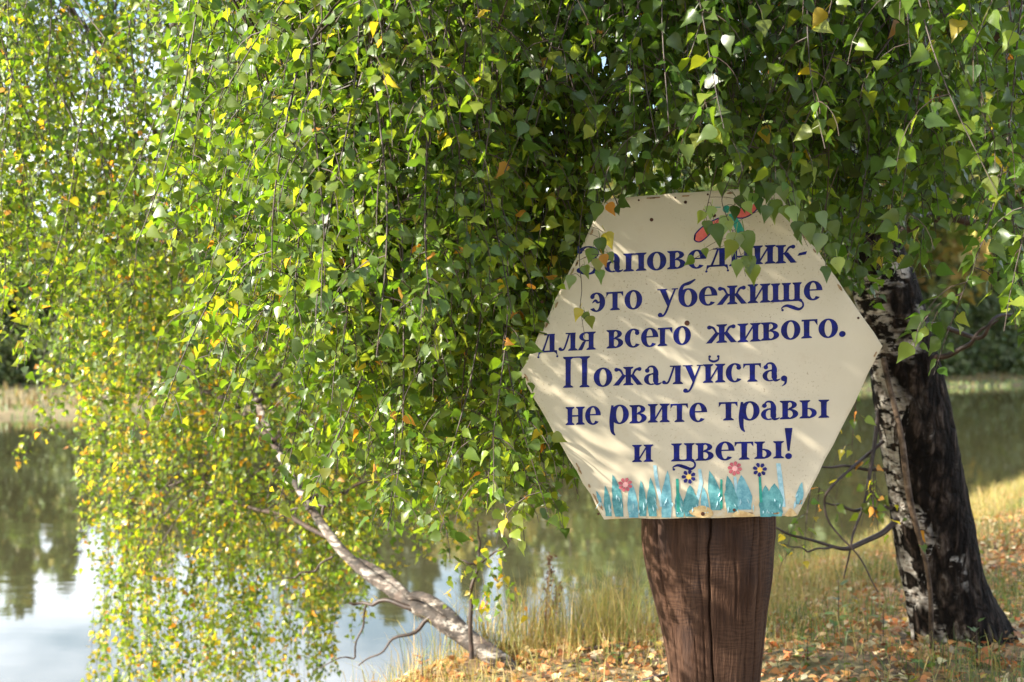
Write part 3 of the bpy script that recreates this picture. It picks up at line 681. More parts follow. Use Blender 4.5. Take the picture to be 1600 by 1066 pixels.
def bottom_a(px): return np.interp(px, [250, 330, 420, 500, 560, 700, 800, 850, 880, 915, 945, 1000, 1090, 1190, 1250, 1300, 1350, 1420, 1480, 1530, 1600, 1750], [120, 260, 470, 700, 830, 850, 830, 740, 560, 400, 335, 300, 290, 300, 375, 420, 425, 430, 440, 500, 600, 640])
CA = Canopy(BL)
HEX = np.array([(945, 311), (1209, 291), (1379, 541), (1246, 806), (944, 812), (812, 583)], float)
def in_hex(u, v, grow=0):
    c = HEX.mean(0); h = c + (HEX - c) * (1 + grow); ok = np.ones(u.shape, bool)
    for i in range(6):
        a_, b_ = h[i], h[(i + 1) % 6]; ok &= ((b_[0] - a_[0]) * (v - a_[1]) - (b_[1] - a_[1]) * (u - a_[0])) > 0
    return ok
def scatter(cn, n, px, Yr, bottom, L, size, tabf, vmin=40, edge=.4, **kw):
    for _ in range(n):
        x = R.uniform(*px); Y = R.uniform(*Yr); bt = float(bottom(x))
        v = bt - R.uniform(0, 110) if R.random() < edge else R.uniform(min(vmin, bt - 10), bt)
        l = min(R.uniform(*L), (v + 330) / F * Y); l = max(l, .25)
        if Y < 3.36 and 815 < x < 955: v = min(v, float(np.interp(x, [815, 850, 880, 905, 930, 955], [540, 460, 400, 350, 320, 290])))
        e_ = P(x, v, Y); S = e_ + np.array([0, 0, l])
        cn.twig(S, l, size, tabi=tabf(x, v), **kw)
scatter(CA, 150, (360, 870), (3.14, 4.0), bottom_a, (.5, 1.15), .036, lambda x, v: 0, step=.0175, sidegap=.058)
scatter(CA, 30, (470, 830), (2.78, 3.0), lambda x: float(np.interp(x, [470, 600, 830], [520, 640, 460])), (.4, .9), .033, lambda x, v: 0, step=.0175, sidegap=.055, edge=.2)
scatter(CA, 26, (740, 900), (3.3, 4.1), bottom_a, (.5, 1.0), .036, lambda x, v: 0, step=.0175, sidegap=.058)
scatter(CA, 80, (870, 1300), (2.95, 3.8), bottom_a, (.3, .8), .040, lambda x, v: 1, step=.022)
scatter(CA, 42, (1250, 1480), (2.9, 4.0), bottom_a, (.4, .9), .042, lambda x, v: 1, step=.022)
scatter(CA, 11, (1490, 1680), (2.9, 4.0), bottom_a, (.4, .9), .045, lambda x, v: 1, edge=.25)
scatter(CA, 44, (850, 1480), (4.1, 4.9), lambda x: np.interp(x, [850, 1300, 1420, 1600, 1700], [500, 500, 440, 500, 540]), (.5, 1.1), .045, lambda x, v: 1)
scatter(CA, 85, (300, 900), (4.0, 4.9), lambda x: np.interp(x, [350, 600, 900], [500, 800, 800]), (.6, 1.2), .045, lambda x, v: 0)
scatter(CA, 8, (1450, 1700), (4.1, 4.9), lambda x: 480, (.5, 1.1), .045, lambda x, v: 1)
for _ in range(300):                                    # unseen crown above, added to shade what hangs below it on the right
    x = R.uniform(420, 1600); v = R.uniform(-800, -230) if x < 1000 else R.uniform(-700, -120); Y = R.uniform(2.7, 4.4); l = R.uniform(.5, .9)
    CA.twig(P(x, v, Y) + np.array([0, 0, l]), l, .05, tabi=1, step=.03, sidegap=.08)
# yellowing twigs beside the trunk, hanging off the low bare branches
CB = [limb_path(x, 26, .0) for x in bare[:5]]
for _ in range(16):
    x = R.uniform(1235, 1372); v = R.uniform(640, 830)
    CA.twig(P(x, v - 60, R.uniform(4.9, 5.15)), R.uniform(.14, .30), .040, tabi=2, step=.05, sidegap=.14, hook=False)
def keep_a(pos, size):
    u = pos[:, 0] / pos[:, 1] * F + 800; v = HZ - (pos[:, 2] - size * .5 - CAMZ) / pos[:, 1] * F
    inside = in_hex(u, v, .0)
    bad = inside & (pos[:, 1] > SY - .05) & (pos[:, 1] < SY + .09)
    bad |= in_hex(u, v, -.02) & (pos[:, 1] < SY) & (v > np.minimum(bottom_a(u) + 14, np.interp(u, [812, 850, 880, 905, 930, 950], [560, 520, 470, 400, 350, 1e4])))
    pc = P(1107, 900, 3.47); bad |= (np.hypot(pos[:, 0] - pc[0], pos[:, 1] - 3.47) < .2) & (pos[:, 2] < 2.3)
    bad |= (np.hypot(pos[:, 0], pos[:, 1]) < 1.2)
    return ~bad
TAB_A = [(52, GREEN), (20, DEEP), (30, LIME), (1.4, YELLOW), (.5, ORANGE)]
TAB_R = [(66, DEEP), (28, GREEN), (5, LIME), (.7, YELLOW), (.4, ORANGE)]  # right side: shade under the crown put into the leaf colours by a darker mix
TAB_Y = [(30, GREEN), (25, LIME), (30, YELLOW), (15, ORANGE)]
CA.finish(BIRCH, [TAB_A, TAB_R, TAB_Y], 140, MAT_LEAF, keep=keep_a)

# the few sprays that hang in front of the board, leaf by leaf (as counted in the photograph)
def front_spray(path, leaves, Y):
    q = np.array([P(x, y, Y + dy) for x, y, dy in path]); q = spline(q, 24)
    child('hanging_twig', tri_mesh('hanging_twig', *tube(q, np.linspace(.0013, .0006, 24), 4), MAT_TWIG), BIRCH)
    for x, y, ln, col, ang in leaves:
        s_ = ln / F * Y; an = math.radians(ang); ax = np.array([[math.sin(an), R.uniform(-.35, .15), -math.cos(an)]])
        nn = np.array([[R.uniform(-.7, .4), -1.0 if R.random() < .75 else .9, R.uniform(-.2, .5)]])
        pos = np.array([P(x, y, Y + R.uniform(-.05, .03))]); tv, tt = TEMPL[R.integers(0, len(TEMPL))]
        sd_, a_, n_ = frames(ax, nn); V = s_ * (tv[:, 0:1] * sd_ + tv[:, 1:2] * a_ + tv[:, 2:3] * n_)
        o = link('leaf', tri_mesh('leaf', V, tt, MAT_LEAF, mixcols(1, [(1, col)])[0]), BIRCH); o.location = Vector(pos[0]) - BIRCH.location
        near = q[np.argmin(((q - pos[0]) ** 2).sum(1))]
        if np.linalg.norm(near - pos[0]) > .006:
            mid = (near + pos[0]) / 2 + np.array([0, 0, .006])
            child('leaf_stalk', tri_mesh('leaf_stalk', *tube(spline(np.array([near, mid, pos[0]]), 6), .0006, 3), MAT_TWIG), BIRCH)
LP = (.17, .24, .10)
front_spray([(930, 250, -.02), (914, 300, 0), (907, 350, 0), (905, 400, 0), (909, 450, 0), (907, 480, 0), (914, 528, 0)],
            [(934, 318, 30, GREEN, -10), (950, 318, 24, ORANGE, 25), (925, 335, 24, DEEP, -20), (937, 372, 30, DEEP, 5), (946, 364, 30, YELLOW, 25), (926, 388, 28, GREEN, -15), (941, 398, 22, ORANGE, 20), (933, 404, 26, LP, 5), (950, 395, 20, GREEN, 30), (914, 415, 22, GREEN, 10), (935, 422, 24, GREEN, 15), (893, 368, 24, LIME, -25), (886, 380, 22, GREEN, -40), (893, 430, 24, LP, -10), (906, 482, 22, YELLOW, -25), (914, 488, 20, GREEN, 15), (921, 494, 22, LIME, 12)], 3.16)
front_spray([(1150, 240, -.05), (1140, 280, 0), (1128, 310, 0), (1134, 335, 0), (1146, 365, 0), (1158, 400, 0), (1165, 432, 0)],
            [(1130, 285, 26, GREEN, -5), (1160, 290, 26, LP, 20), (1182, 306, 32, DEEP, 5), (1176, 302, 30, GREEN, -15), (1148, 322, 26, DEEP, 0), (1150, 308, 30, GREEN, 35), (1165, 315, 24, LP, 20), (1137, 338, 34, LP, -15), (1117, 350, 40, GREEN, 15), (1139, 345, 20, LIME, 5), (1150, 364, 38, LP, -8), (1163, 362, 44, GREEN, 8), (1146, 376, 34, LIME, -20), (1150, 406, 30, LP, 10), (1168, 400, 34, GREEN, 5), (1174, 414, 34, LIME, 10), (1085, 404, 22, GREEN, -60), (1101, 388, 16, GREEN, 10), (1203, 325, 28, LP, 20)], 3.15)
front_spray([(1120, 260, -.03), (1108, 310, 0), (1100, 345, 0)], [(1104, 345, 26, GREEN, 5), (1112, 322, 26, LP, -10), (1098, 330, 22, LIME, -20), (1170, 318, 10, GREEN, 0)], 3.13)
front_spray([(1215, 200, -.04), (1208, 250, 0), (1204, 300, 0), (1212, 340, 0)], [(1196, 262, 32, GREEN, -15), (1214, 268, 32, DEEP, 15), (1202, 286, 34, GREEN, -5), (1220, 290, 30, LP, 20), (1190, 292, 28, DEEP, -20), (1210, 312, 34, GREEN, 5), (1224, 322, 28, LIME, 20), (1200, 322, 28, DEEP, -15)], 3.13)
front_spray([(1240, 240, -.04), (1225, 290, 0), (1238, 330, 0), (1250, 360, 0), (1262, 385, 0)],
            [(1228, 290, 28, LIME, 0), (1242, 300, 28, GREEN, 10), (1236, 322, 32, LP, 15), (1252, 330, 30, GREEN, -10), (1246, 346, 30, DEEP, 0), (1260, 350, 34, LP, 15), (1248, 362, 24, GREEN, 5), (1270, 366, 30, GREEN, 20)], 3.12)
front_spray([(1310, 260, -.04), (1290, 320, 0), (1285, 370, 0), (1292, 420, 0)],
            [(1284, 330, 32, LP, 10), (1300, 345, 32, GREEN, 20), (1282, 365, 34, LP, -10), (1298, 380, 34, GREEN, 15), (1290, 416, 28, DEEP, 5), (1308, 402, 30, LP, 10)], 3.14)

# ------------------------------------------------------------------ the leaning birch over the water
lb = P(785, 1030, 5.35); lb[2] = gz(lb[0], lb[1]) - .03
LEAN = thing('birch_tree', 'slender pale birch leaning left over the water, with small yellowing leaves', 'tree', tuple(lb))
stemq = limb_path([(840, 1100, 5.3, .03), (795, 1045, 5.36, .036), (755, 1015, 5.4, .038), (690, 972, 5.6, .033), (610, 922, 5.85, .026), (545, 872, 6.05, .023), (500, 815, 6.25, .020), (462, 755, 6.4, .017), (410, 650, 6.9, .018), (340, 450, 7.6, .018), (275, 200, 7.5, .022), (230, -100, 7.7, .018), (210, -420, 7.8, .012), (200, -700, 7.9, .005)], 200, .0)
rough_trunk('trunk', stemq, MAT_YOUNG, LEAN, 28, .10, False)
ll = [
    [(745, 1000, 5.45, .022), (690, 955, 5.6, .021), (640, 922, 5.75, .018), (590, 900, 5.95, .014), (540, 862, 6.1, .010), (500, 822, 6.2, .01)],
    [(300, 300, 7.35, .018), (200, 130, 6.7, .014), (60, -60, 6.1, .010), (-120, -80, 5.7, .006)],
    [(260, 50, 7.6, .018), (450, -120, 6.7, .014), (680, -160, 5.9, .010), (860, -120, 5.5, .006)],
    [(232, -90, 7.7, .018), (100, -200, 6.9, .012), (-60, -220, 6.3, .008)],
    [(428, 690, 6.65, .014), (330, 610, 7.4, .011), (220, 600, 8.1, .008), (120, 640, 8.5, .004)],
    [(520, 842, 6.15, .012), (400, 790, 7.0, .010), (280, 750, 7.7, .007), (170, 800, 8.1, .004)],
    [(400, 630, 6.8, .014), (500, 540, 7.0, .011), (620, 560, 7.1, .007), (720, 620, 7.1, .004)],
    [(340, 450, 7.2, .015), (230, 330, 7.3, .012), (110, 320, 7.2, .008), (0, 400, 7.1, .004)],
    [(330, 420, 7.2, .015), (450, 260, 6.8, .012), (600, 240, 6.4, .008), (760, 300, 6.1, .004)],
    [(360, 500, 7.1, .014), (460, 400, 6.6, .011), (600, 420, 6.2, .007), (700, 500, 6.0, .004)],
    [(290, 250, 7.4, .014), (180, 240, 7.6, .010), (80, 200, 7.4, .007), (-60, 260, 7.2, .004)],
    [(480, 780, 6.35, .010), (560, 760, 6.5, .007), (640, 780, 6.6, .004)],
]
LL = [limb_path(x, 36, .03) for x in ll]
for i, q in enumerate(LL): add_limb(LEAN, q, MAT_YOUNG if i == 0 else MAT_TWIG, 8)
for x in [[(650, 952, 5.7, .013), (600, 940, 5.75, .009), (568, 945, 5.8, .007), (545, 942, 5.8, .005)],
          [(572, 945, 5.8, .005), (567, 970, 5.8, .0045), (560, 1000, 5.8, .004), (553, 1026, 5.8, .004), (530, 1030, 5.8, .003), (490, 1048, 5.8, .002)],
          [(676, 962, 5.62, .010), (655, 980, 5.62, .009), (620, 1000, 5.6, .006), (590, 1020, 5.6, .004), (560, 1040, 5.6, .003)],
          [(505, 805, 6.2, .008), (506, 780, 6.2, .006), (512, 760, 6.2, .005)],
          [(520, 870, 6.1, .006), (480, 895, 6.1, .005), (440, 905, 6.1, .003)],
          [(520, 790, 6.2, .006), (470, 795, 6.3, .005), (430, 810, 6.3, .003)]]:
    add_limb(LEAN, limb_path(x, 20, .008), MAT_TWIG, 5, 'bare_branch')
CL = Canopy(LL)
def bot_b(px): return np.interp(px, [-200, 0, 20, 45, 70, 90, 120, 200, 400, 560, 700, 860], [500, 480, 500, 590, 480, 560, 620, 620, 700, 780, 800, 760])
def bot_c(px): return np.interp(px, [90, 115, 130, 152, 160, 460, 520, 600, 700, 860], [660, 750, 820, 960, 1150, 1150, 1080, 920, 900, 860])
scatter(CL, 165, (-150, 420), (4.8, 6.6), bot_b, (.7, 1.5), .034, lambda x, v: 0, step=.021, sidegap=.075, r=.002)
scatter(CL, 60, (400, 870), (5.2, 6.8), bot_b, (.7, 1.5), .040, lambda x, v: 0, step=.03, sidegap=.09, r=.002)
scatter(CL, 120, (100, 720), (6.9, 8.3), lambda x: np.interp(x, [100, 150, 400, 720], [700, 780, 860, 860]), (.7, 1.4), .037, lambda x, v: 1, vmin=430, edge=.3, step=.024, sidegap=.08, r=.002)
scatter(CL, 175, (128, 600), (7.0, 8.6), bot_c, (.7, 1.5), .035, lambda x, v: 2, vmin=640, edge=.5, step=.022, sidegap=.08, sidelen=(.05, .16), r=.0016, spread=.05)
scatter(CL, 44, (470, 760), (6.3, 7.6), lambda x: float(np.interp(x, [470, 560, 760], [1060, 930, 880])), (.5, 1.1), .034, lambda x, v: 1, vmin=700, edge=.5, step=.024, sidegap=.09, r=.0018, spread=.1)
scatter(CL, 40, (-100, 400), (6.8, 8.2), lambda x: np.interp(x, [-100, 90, 140, 400], [440, 470, 620, 700]), (.7, 1.4), .038, lambda x, v: 1, step=.03, sidegap=.09, r=.002)
TAB_B = [(36, GREEN), (8, DEEP), (46, LIME), (4, YELLOW), (1.2, ORANGE)]
TAB_C = [(28, GREEN), (52, LIME), (15, YELLOW), (1.5, ORANGE)]
TAB_D = [(24, GREEN), (50, LIME), (21, YELLOW), (3.5, ORANGE)]
CL.finish(LEAN, [TAB_B, TAB_C, TAB_D], 120, MAT_LEAF)

# ------------------------------------------------------------------ ground cover on the near bank
def bank_points(n, xr, yr, smin=-9, smax=.9, dens=None):
    x = R.uniform(*xr, n * 8); y = R.uniform(*yr, n * 8); s = shore_s(x, y)
    ok = (s > smin) & (s < smax)
    if dens is not None: ok &= R.random(n * 8) < dens(x, y, s)
    x, y = x[ok][:n], y[ok][:n]; return x, y, height0(x, y)
def litter():
    n = 36000
    x, y, z = bank_points(n, (-1.4, 5.2), (3.6, 12), -9, .8, lambda x, y, s: np.clip(1.25 - (y - 4) * .09, .12, 1))
    n = len(x); pos = np.stack([x, y, z + R.uniform(.004, .035, n)], 1)
    an = R.uniform(0, 6.28, n); axis = np.stack([np.cos(an), np.sin(an), R.normal(0, .40, n)], 1); nrm = np.stack([R.normal(0, .6, n), R.normal(0, .6, n), np.ones(n)], 1)
    size = R.uniform(.020, .044, n)
    tint = mixcols(n, [(34, (.50, .22, .07)), (24, (.60, .40, .20)), (14, (.26, .11, .045)), (17, (.58, .18, .055)), (13, (.70, .56, .34)), (5, (.55, .40, .05)), (3, (.14, .20, .03))])
    vis = (np.abs(x / y * F) < 800) & ((CAMZ - z) / y * F < 500); sc_ = np.where(vis, size / y, 0); idx = np.argsort(-sc_)[:300]
    vs = [tri_mesh('fallen_leaf', TEMPL[k % 6][0], TEMPL[k % 6][1], MAT_DRY, tint[R.integers(0, n)]) for k in range(30)]
    sd_, ax, nn = frames(axis, nrm)
    for k, i in enumerate(idx):
        o = link('fallen_leaf', vs[k % 30], GROUND); s_ = float(size[i])
        o.matrix_local = Matrix([[float(sd_[i][r] * s_), float(ax[i][r] * s_), float(nn[i][r] * s_), float(pos[i][r])] for r in range(3)] + [[0, 0, 0, 1]])
    rest = np.ones(n, bool); rest[idx] = False
    link('leaf_litter', leaf_mesh('leaf_litter', pos[rest], axis[rest], nrm[rest], size[rest], tint[rest], MAT_DRY), GROUND, kind='stuff')
litter()
def blades_mesh(name, x, y, z, h, w, tint, lean=.35):
    n = len(x); an = R.uniform(0, 6.28, n); la = R.uniform(0, 6.28, n); ln = h * np.abs(R.normal(0, lean, n))
    side = np.stack([np.cos(an), np.sin(an), np.zeros(n)], 1); b = np.stack([x, y, z - .01], 1); dr = np.stack([np.cos(la), np.sin(la), np.zeros(n)], 1)
    V = np.empty((n, 5, 3)); V[:, 0] = b - side * w[:, None]; V[:, 1] = b + side * w[:, None]
    m = b + dr * (ln * .35)[:, None] + np.array([0, 0, 1]) * (h * .6)[:, None]; V[:, 2] = m - side * (w * .75)[:, None]; V[:, 3] = m + side * (w * .75)[:, None]
    V[:, 4] = b + dr * ln[:, None] + np.array([0, 0, 1]) * (h * .97 - ln * .25)[:, None]
    T = np.array([(0, 1, 3), (0, 3, 2), (2, 3, 4)])[None] + (np.arange(n) * 5)[:, None, None]
    return tri_mesh(name, V.reshape(-1, 3), T.reshape(-1, 3), MAT_GRASS, np.repeat(tint[:, None], 5, 1).reshape(-1, 3))
def grass():
    def clump(x, y, s): return np.clip(.5 + 1.3 * np.sin(x * 2.9 + 1.7 * np.sin(y * 1.3)) * np.sin(y * 2.3 + x), 0.05, 1)
    # tall dry grass along the shoreline
    x, y, z = bank_points(30000, (-1.6, 6), (4.3, 14), -1.15, .75, lambda x, y, s: np.exp(-((s + .15) / .55) ** 2) * (.35 + .65 * clump(x, y, s)) * np.where(y < 5.6, .45, 1))
    n = len(x); h = R.uniform(.12, .40, n) * np.where(y < 5.6, .45, 1) * np.where(x > .6, .5, 1)
    t = mixcols(n, [(42, (.42, .30, .11)), (26, (.30, .27, .07)), (14, (.16, .20, .04)), (10, (.50, .38, .18))])
    link('dry_shore_grass', blades_mesh('dry_shore_grass', x, y, z, h, R.uniform(.001, .0021, n), t, .62), None, kind='stuff', label='tall yellow dry grass along the edge of the water')
    # short greener tufts in the litter
    x, y, z = bank_points(30000, (-.8, 6), (3.8, 13), -9, -.5, lambda x, y, s: clump(x * 1.3, y * 1.2, s) * np.where(x > .9, 1, .35))
    n = len(x); h = R.uniform(.03, .13, n) * np.where(x > .7, 1.3, .8)
    t = mixcols(n, [(30, (.10, .15, .035)), (25, (.19, .22, .05)), (24, (.36, .28, .11)), (14, (.06, .10, .03))])
    link('short_grass', blades_mesh('short_grass', x, y, z, h, R.uniform(.001, .0024, n), t, .55), None, kind='stuff', label='short green and straw grass growing through the fallen leaves')
    # meadow further right, beyond the trunk
    x, y, z = bank_points(12000, (1.2, 9), (7, 16), -9, .5, lambda x, y, s: .3 + .7 * clump(x, y, s))
    n = len(x); h = R.uniform(.04, .15, n)
    t = mixcols(n, [(24, (.34, .22, .12)), (26, (.16, .18, .06)), (22, (.24, .12, .06)), (22, (.10, .15, .04))])
    link('meadow_grass', blades_mesh('meadow_grass', x, y, z, h, R.uniform(.0012, .003, n), t, .7), None, kind='stuff', label='tan meadow grass on the bank behind the old birch')
grass()

def herb(px, py, Y, h, nl, size, col, label, name='herb', lean=(0, 0), stemc=None):
    """an upright plant: stem with alternate leaves"""
    b = P(px, py, Y); b[2] = gz(b[0], b[1]) - .01; par = thing(name, label, 'plant', tuple(b))
    q = spline(np.array([b, b + np.array([lean[0] * .4, lean[1] * .4, h * .5]), b + np.array([lean[0], lean[1], h])]), 10)
    child('stem', tri_mesh('stem', *tube(q, np.linspace(.0035, .0012, 10), 4), MAT_TWIG), par)
    vs = [tri_mesh('leaf', TEMPL[k][0], TEMPL[k][1], MAT_GRASS, mixcols(1, [(1, col)])[0]) for k in range(6)]
    for k in range(nl):
        f = .12 + .86 * k / max(1, nl - 1); p = q[int(f * 9)]; ph = k * 2.4 + R.uniform(-.4, .4)
        ax = np.array([[math.cos(ph), math.sin(ph), R.uniform(.1, .7)]]); sd_, a_, n_ = frames(ax, np.array([[0, 0, 1.]])); s_ = size * (1.1 - .5 * f) * R.uniform(.8, 1.15)
        o = link('leaf', vs[k % 6], par); pp = p - b + a_[0] * s_ * .3
        o.matrix_local = Matrix([[float(sd_[0][r] * s_ * .7), float(a_[0][r] * s_), float(n_[0][r] * s_), float(pp[r])] for r in range(3)] + [[0, 0, 0, 1]])
GC, YC, RC = (.10, .17, .035), (.32, .30, .05), (.20, .07, .03)
herb(1526, 1000, 4.9, .17, 9, .055, GC, 'slender green weed standing right in front of the base of the old birch')
herb(1450, 1020, 4.75, .07, 6, .075, GC, 'low broad-leaved green weed at the left foot of the old birch')
herb(1310, 925, 5.4, .24, 9, .07, GC, 'green leafy weed between the post and the old birch')
herb(1380, 935, 5.3, .14, 6, .06, (.16, .22, .04), 'small light green seedling just left of the old trunk')
herb(1262, 960, 5.0, .10, 7, .06, (.16, .22, .04), 'pale green weed nearest the right side of the post')
herb(968, 1010, 5.3, .09, 8, .05, (.16, .24, .04), 'small bright green weed in the leaf litter left of the post')
herb(975, 920, 6.3, .28, 11, .06, YC, 'yellowing leafy shoot in the dry grass just left of the post')
herb(1010, 905, 6.4, .22, 10, .06, YC, 'shorter yellow shoot at the left edge of the post')
herb(1420, 1062, 4.6, .05, 6, .06, YC, 'small yellow-green weed at the bottom edge right of the post')
herb(590, 1040, 5.0, .10, 10, .05, (.38, .16, .10), 'reddish low plant on the water edge under the leaning birch')
herb(660, 1010, 5.3, .10, 10, .05, (.40, .18, .10), 'pinkish low plant beside the base of the leaning birch')
# dead dock with rusty seed heads
def dock():
    b = P(850, 985, 6.0); b[2] = gz(b[0], b[1]) - .01; par = thing('dried_dock', 'dead dock stalk with rusty brown seed clusters in the shore grass', 'plant', tuple(b))
    m = M('rusty_seed'); m.base(m.ramp(m.noise(m.coord(), 60), [(.3, (.10, .035, .018)), (.7, (.26, .10, .05))])); m.set(Roughness=.9)
    for dx, h in ((.03, .40), (.07, .28)):
        q = spline(np.array([b, b + (dx * .3, 0, h * .5), b + (dx, .02, h)]), 14); child('stem', tri_mesh('stem', *tube(q, np.linspace(.004, .002, 14), 5), m.m), par)
        V, T = [], []
        for _ in range(170):
            p = q[0] + (q[-1] - q[0]) * R.uniform(.2, 1) + R.normal(0, .009, 3); r_ = R.uniform(.004, .008); k = len(V)
            V += [p + r_ * np.array(v) for v in ((1, 0, -.4), (-.5, .9, -.4), (-.5, -.9, -.4), (0, 0, 1))]; T += [(k, k + 1, k + 3), (k + 1, k + 2, k + 3), (k + 2, k, k + 3), (k, k + 2, k + 1)]
        child('seed_clusters', tri_mesh('seed_clusters', np.array(V), np.array(T), m.m, smooth=False), par, kind='stuff')
dock()
# thin forked sapling on the bank
def sapling():
    b = P(737, 1010, 5.25); b[2] = gz(b[0], b[1]) - .02; par = thing('sapling', 'thin bare forked sapling rising beside the foot of the leaning birch', 'tree', tuple(b))
    for nm, x in (('trunk', [(737, 1030, 5.25, .010), (735, 960, 5.25, .008), (738, 915, 5.25, .007), (748, 885, 5.25, .006)]), ('branch', [(748, 885, 5.25, .006), (765, 868, 5.2, .004), (785, 858, 5.15, .003), (800, 840, 5.1, .002)]),
                  ('branch', [(747, 884, 5.25, .005), (728, 878, 5.25, .004), (712, 874, 5.3, .002)]), ('branch', [(748, 885, 5.25, .005), (749, 850, 5.25, .004), (746, 815, 5.2, .002)])):
        q = limb_path(x, 16, .003); child(nm, tri_mesh(nm, *tube(q[:, :3], q[:, 3], 6), MAT_TWIG), par)
    c = Canopy([limb_path([(748, 885, 5.25, .005), (749, 850, 5.25, .004), (746, 815, 5.2, .002)], 8, 0)])
    for x, v in ((752, 850), (765, 868), (790, 858), (720, 876)):
        for _ in range(2): c.twig(P(x + R.uniform(-8, 8), v, 5.2), R.uniform(.1, .25), .036, step=.03, sidegap=.12, hook=False)
    pos = np.concatenate(c.lpos); n = len(pos); out = np.concatenate(c.lout); sz = np.concatenate(c.lsize)
    child('foliage', leaf_mesh('foliage', pos, out * .6 + np.array([0, 0, -.9]), R.normal(0, 1, (n, 3)), sz, mixcols(n, [(1, GREEN), (1, LIME), (.8, YELLOW), (.3, ORANGE)]), MAT_LEAF), par, kind='stuff')
sapling()
def fallen_stick(x0, y0, x1, y1, Y, label):
    a_, b_ = P(x0, y0, Y), P(x1, y1, Y); a_[2] = gz(a_[0], a_[1]) + .015; b_[2] = gz(b_[0], b_[1]) + .03
    m_ = (a_ + b_) / 2; m_[2] = gz(m_[0], m_[1]) + .02; c0 = np.array(m_); q = spline(np.array([a_, m_ + R.normal(0, .01, 3), b_]), 12) - c0
    me = tri_mesh('fallen_stick', *tube(q, np.linspace(.009, .004, 12), 6), MAT_TWIG)
    o = link('fallen_stick', me, None, None, label, 'stick'); o.location = tuple(c0)
fallen_stick(900, 1000, 1000, 972, 5.6, 'dark fallen stick in the litter left of the post')
fallen_stick(1005, 1060, 1042, 1038, 4.9, 'short dark twig on the ground touching the post\'s left side')

# ------------------------------------------------------------------ the far bank
def far_tree_mesh(kind, seed):
    rg = np.random.default_rng(seed); h = 1.0; n = {'leafy': 1700, 'conifer': 1500, 'bush': 900, 'golden': 1500}[kind]
    if kind == 'conifer':
        t = rg.uniform(.12, 1, n) ** .9; r = (1 - t) * .22 + .01; k = rg.uniform(0, 1, n) ** .5; an = rg.uniform(0, 6.28, n); r = r * k * (1 + .35 * np.sin(t * 55)); pos = np.stack([np.cos(an) * r, np.sin(an) * r, t - .08 * k * (1 - t)], 1)
    elif kind == 'bush':
        u = rg.normal(0, 1, (n, 3)); u /= np.linalg.norm(u, axis=1, keepdims=True); u[:, 2] = np.abs(u[:, 2]); k = rg.uniform(.4, 1, (n, 1)) ** .5
        pos = u * k * np.array([.62, .62, .95]) * (1 + .25 * np.sin(u[:, 0:1] * 7 + seed) * np.cos(u[:, 2:3] * 6))
    else:
        cs = rg.normal(0, 1, (16, 3)) * np.array([.13, .13, .17]) + np.array([0, 0, .62]); w = rg.integers(0, 16, n); u = rg.normal(0, 1, (n, 3)); u /= np.linalg.norm(u, axis=1, keepdims=True)
        pos = cs[w] + u * (rg.uniform(.5, 1, (n, 1)) ** .4) * rg.uniform(.07, .13, (16, 1))[w]
    c = {'leafy': [(5, (.09, .13, .035)), (3, (.14, .17, .045)), (1.5, (.24, .20, .06))], 'golden': [(3, (.26, .23, .06)), (2, (.38, .25, .07)), (2, (.15, .17, .045))], 'conifer': [(4, (.045, .07, .03)), (2, (.07, .09, .04))], 'bush': [(4, (.08, .11, .04)), (2, (.13, .15, .06))]}[kind]
    tint = mixcols(n, c); ax = rg.normal(0, 1, (n, 3)); nr = rg.normal(0, 1, (n, 3)); sz = rg.uniform(.035, .075, n) * (1.3 if kind == 'bush' else 1)
    crown = leaf_mesh('crown', pos, ax, nr, sz, tint, MAT_FAR, True)
    tr = None
    if kind != 'bush':
        q = np.array([(0, 0, -.02), (.01, 0, .3), (-.01, .01, .6), (0, 0, .9)]); tr = tri_mesh('trunk', *tube(spline(q, 8), np.linspace(.018, .004, 8), 6), MAT_YOUNG if kind != 'conifer' else MAT_TWIG)
    return crown, tr
PROTO = {k: [far_tree_mesh(k, 100 + i * 7) for i in range(3)] for k in ('leafy', 'golden', 'conifer', 'bush')}
LABEL = {'leafy': 'dark green leafy tree standing on the far bank', 'golden': 'golden autumn birch standing on the far bank', 'conifer': 'dark conifer standing on the far bank', 'bush': 'rounded green bush in front of the far trees'}
fr = np.random.default_rng(5)
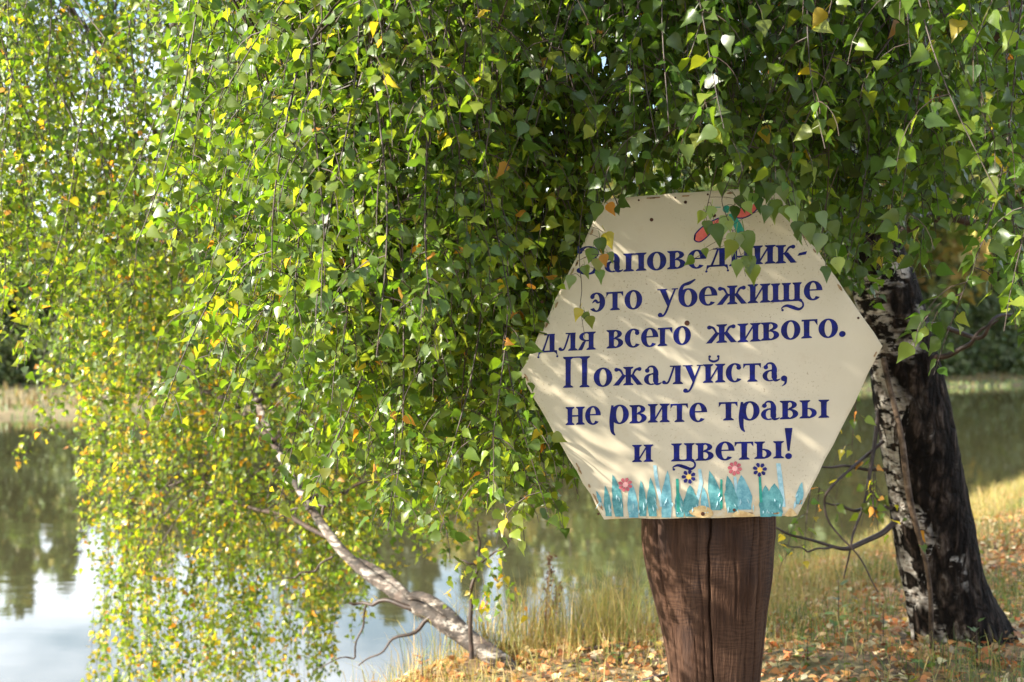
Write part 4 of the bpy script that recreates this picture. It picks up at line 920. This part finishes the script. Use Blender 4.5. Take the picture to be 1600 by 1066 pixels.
def far_tree(kind, x, y, h):
    cr, tr = PROTO[kind][fr.integers(0, 3)]; z = gz(x, y) - .1
    nm = {'leafy': 'leafy_tree', 'golden': 'golden_birch', 'conifer': 'conifer_tree', 'bush': 'bush'}[kind]
    o = thing(nm, LABEL[kind], 'bush' if kind == 'bush' else 'tree', (x, y, z), {'bush': 'bushes on the far bank', 'leafy': 'leafy trees on the far bank', 'golden': 'golden trees on the far bank', 'conifer': 'conifers on the far bank'}[kind], fr.uniform(0, 6)); o.scale = (h * 1.05, h * 1.05, h)
    link('crown' if kind != 'bush' else 'foliage', cr, o)
    if tr: link('trunk', tr, o)
def crest(x, y):
    """height of the tree line above the ground, as an angle seen from the near bank"""
    px = 800 + x / y * F
    return float(np.interp(px, [-200, 20, 90, 160, 300, 500, 860, 1150, 1350, 1800], [320, 310, 275, 220, 245, 300, 320, 400, 600, 640])) / F * y + .8
for i in range(84):
    x = -36 + i * 1.15 + fr.uniform(-.5, .5); y = far_y(x) + 17 + fr.uniform(-1.5, 3)
    far_tree('bush', x, y, fr.uniform(2.6, 5.0) * (1 + max(0, x + 10) * .02))
for i in range(34):
    x = -34 + i * 2.1 + fr.uniform(-.7, .7); y = far_y(x) + 21 + fr.uniform(-1.5, 2)
    far_tree(fr.choice(['leafy', 'golden', 'conifer', 'leafy']), x, y, crest(x, y) * fr.uniform(.55, .8))
for i in range(46):
    x = -55 + i * 3.1 + fr.uniform(-1, 1); y = far_y(x) + 27 + fr.uniform(-3, 6)
    far_tree(fr.choice(['leafy', 'golden', 'conifer', 'leafy', 'conifer']), x, y, crest(x, y) * fr.uniform(.85, 1.02))
def far_reeds():
    rg = fr; n = 9000; x = rg.uniform(-45, 60, n); y = far_y(x) + rg.uniform(-1.0, 15, n) ** 1.0; z = np.maximum(height0(x, y), 0)
    t = mixcols(n, [(4, (.25, .18, .085)), (2, (.19, .12, .06)), (3, (.12, .15, .05))]); nearw = (y - far_y(x)) < 2.5; t[nearw] = mixcols(int(nearw.sum()), [(3, (.14, .20, .07)), (1, (.3, .26, .10))])
    link('far_bank_reeds', blades_mesh('far_bank_reeds', x, y, z, np.where(nearw, rg.uniform(.15, .4, n), rg.uniform(.2, .6, n)), rg.uniform(.02, .06, n), t, .5), None, kind='stuff', label='tan and green reeds along the far waterline')
far_reeds()
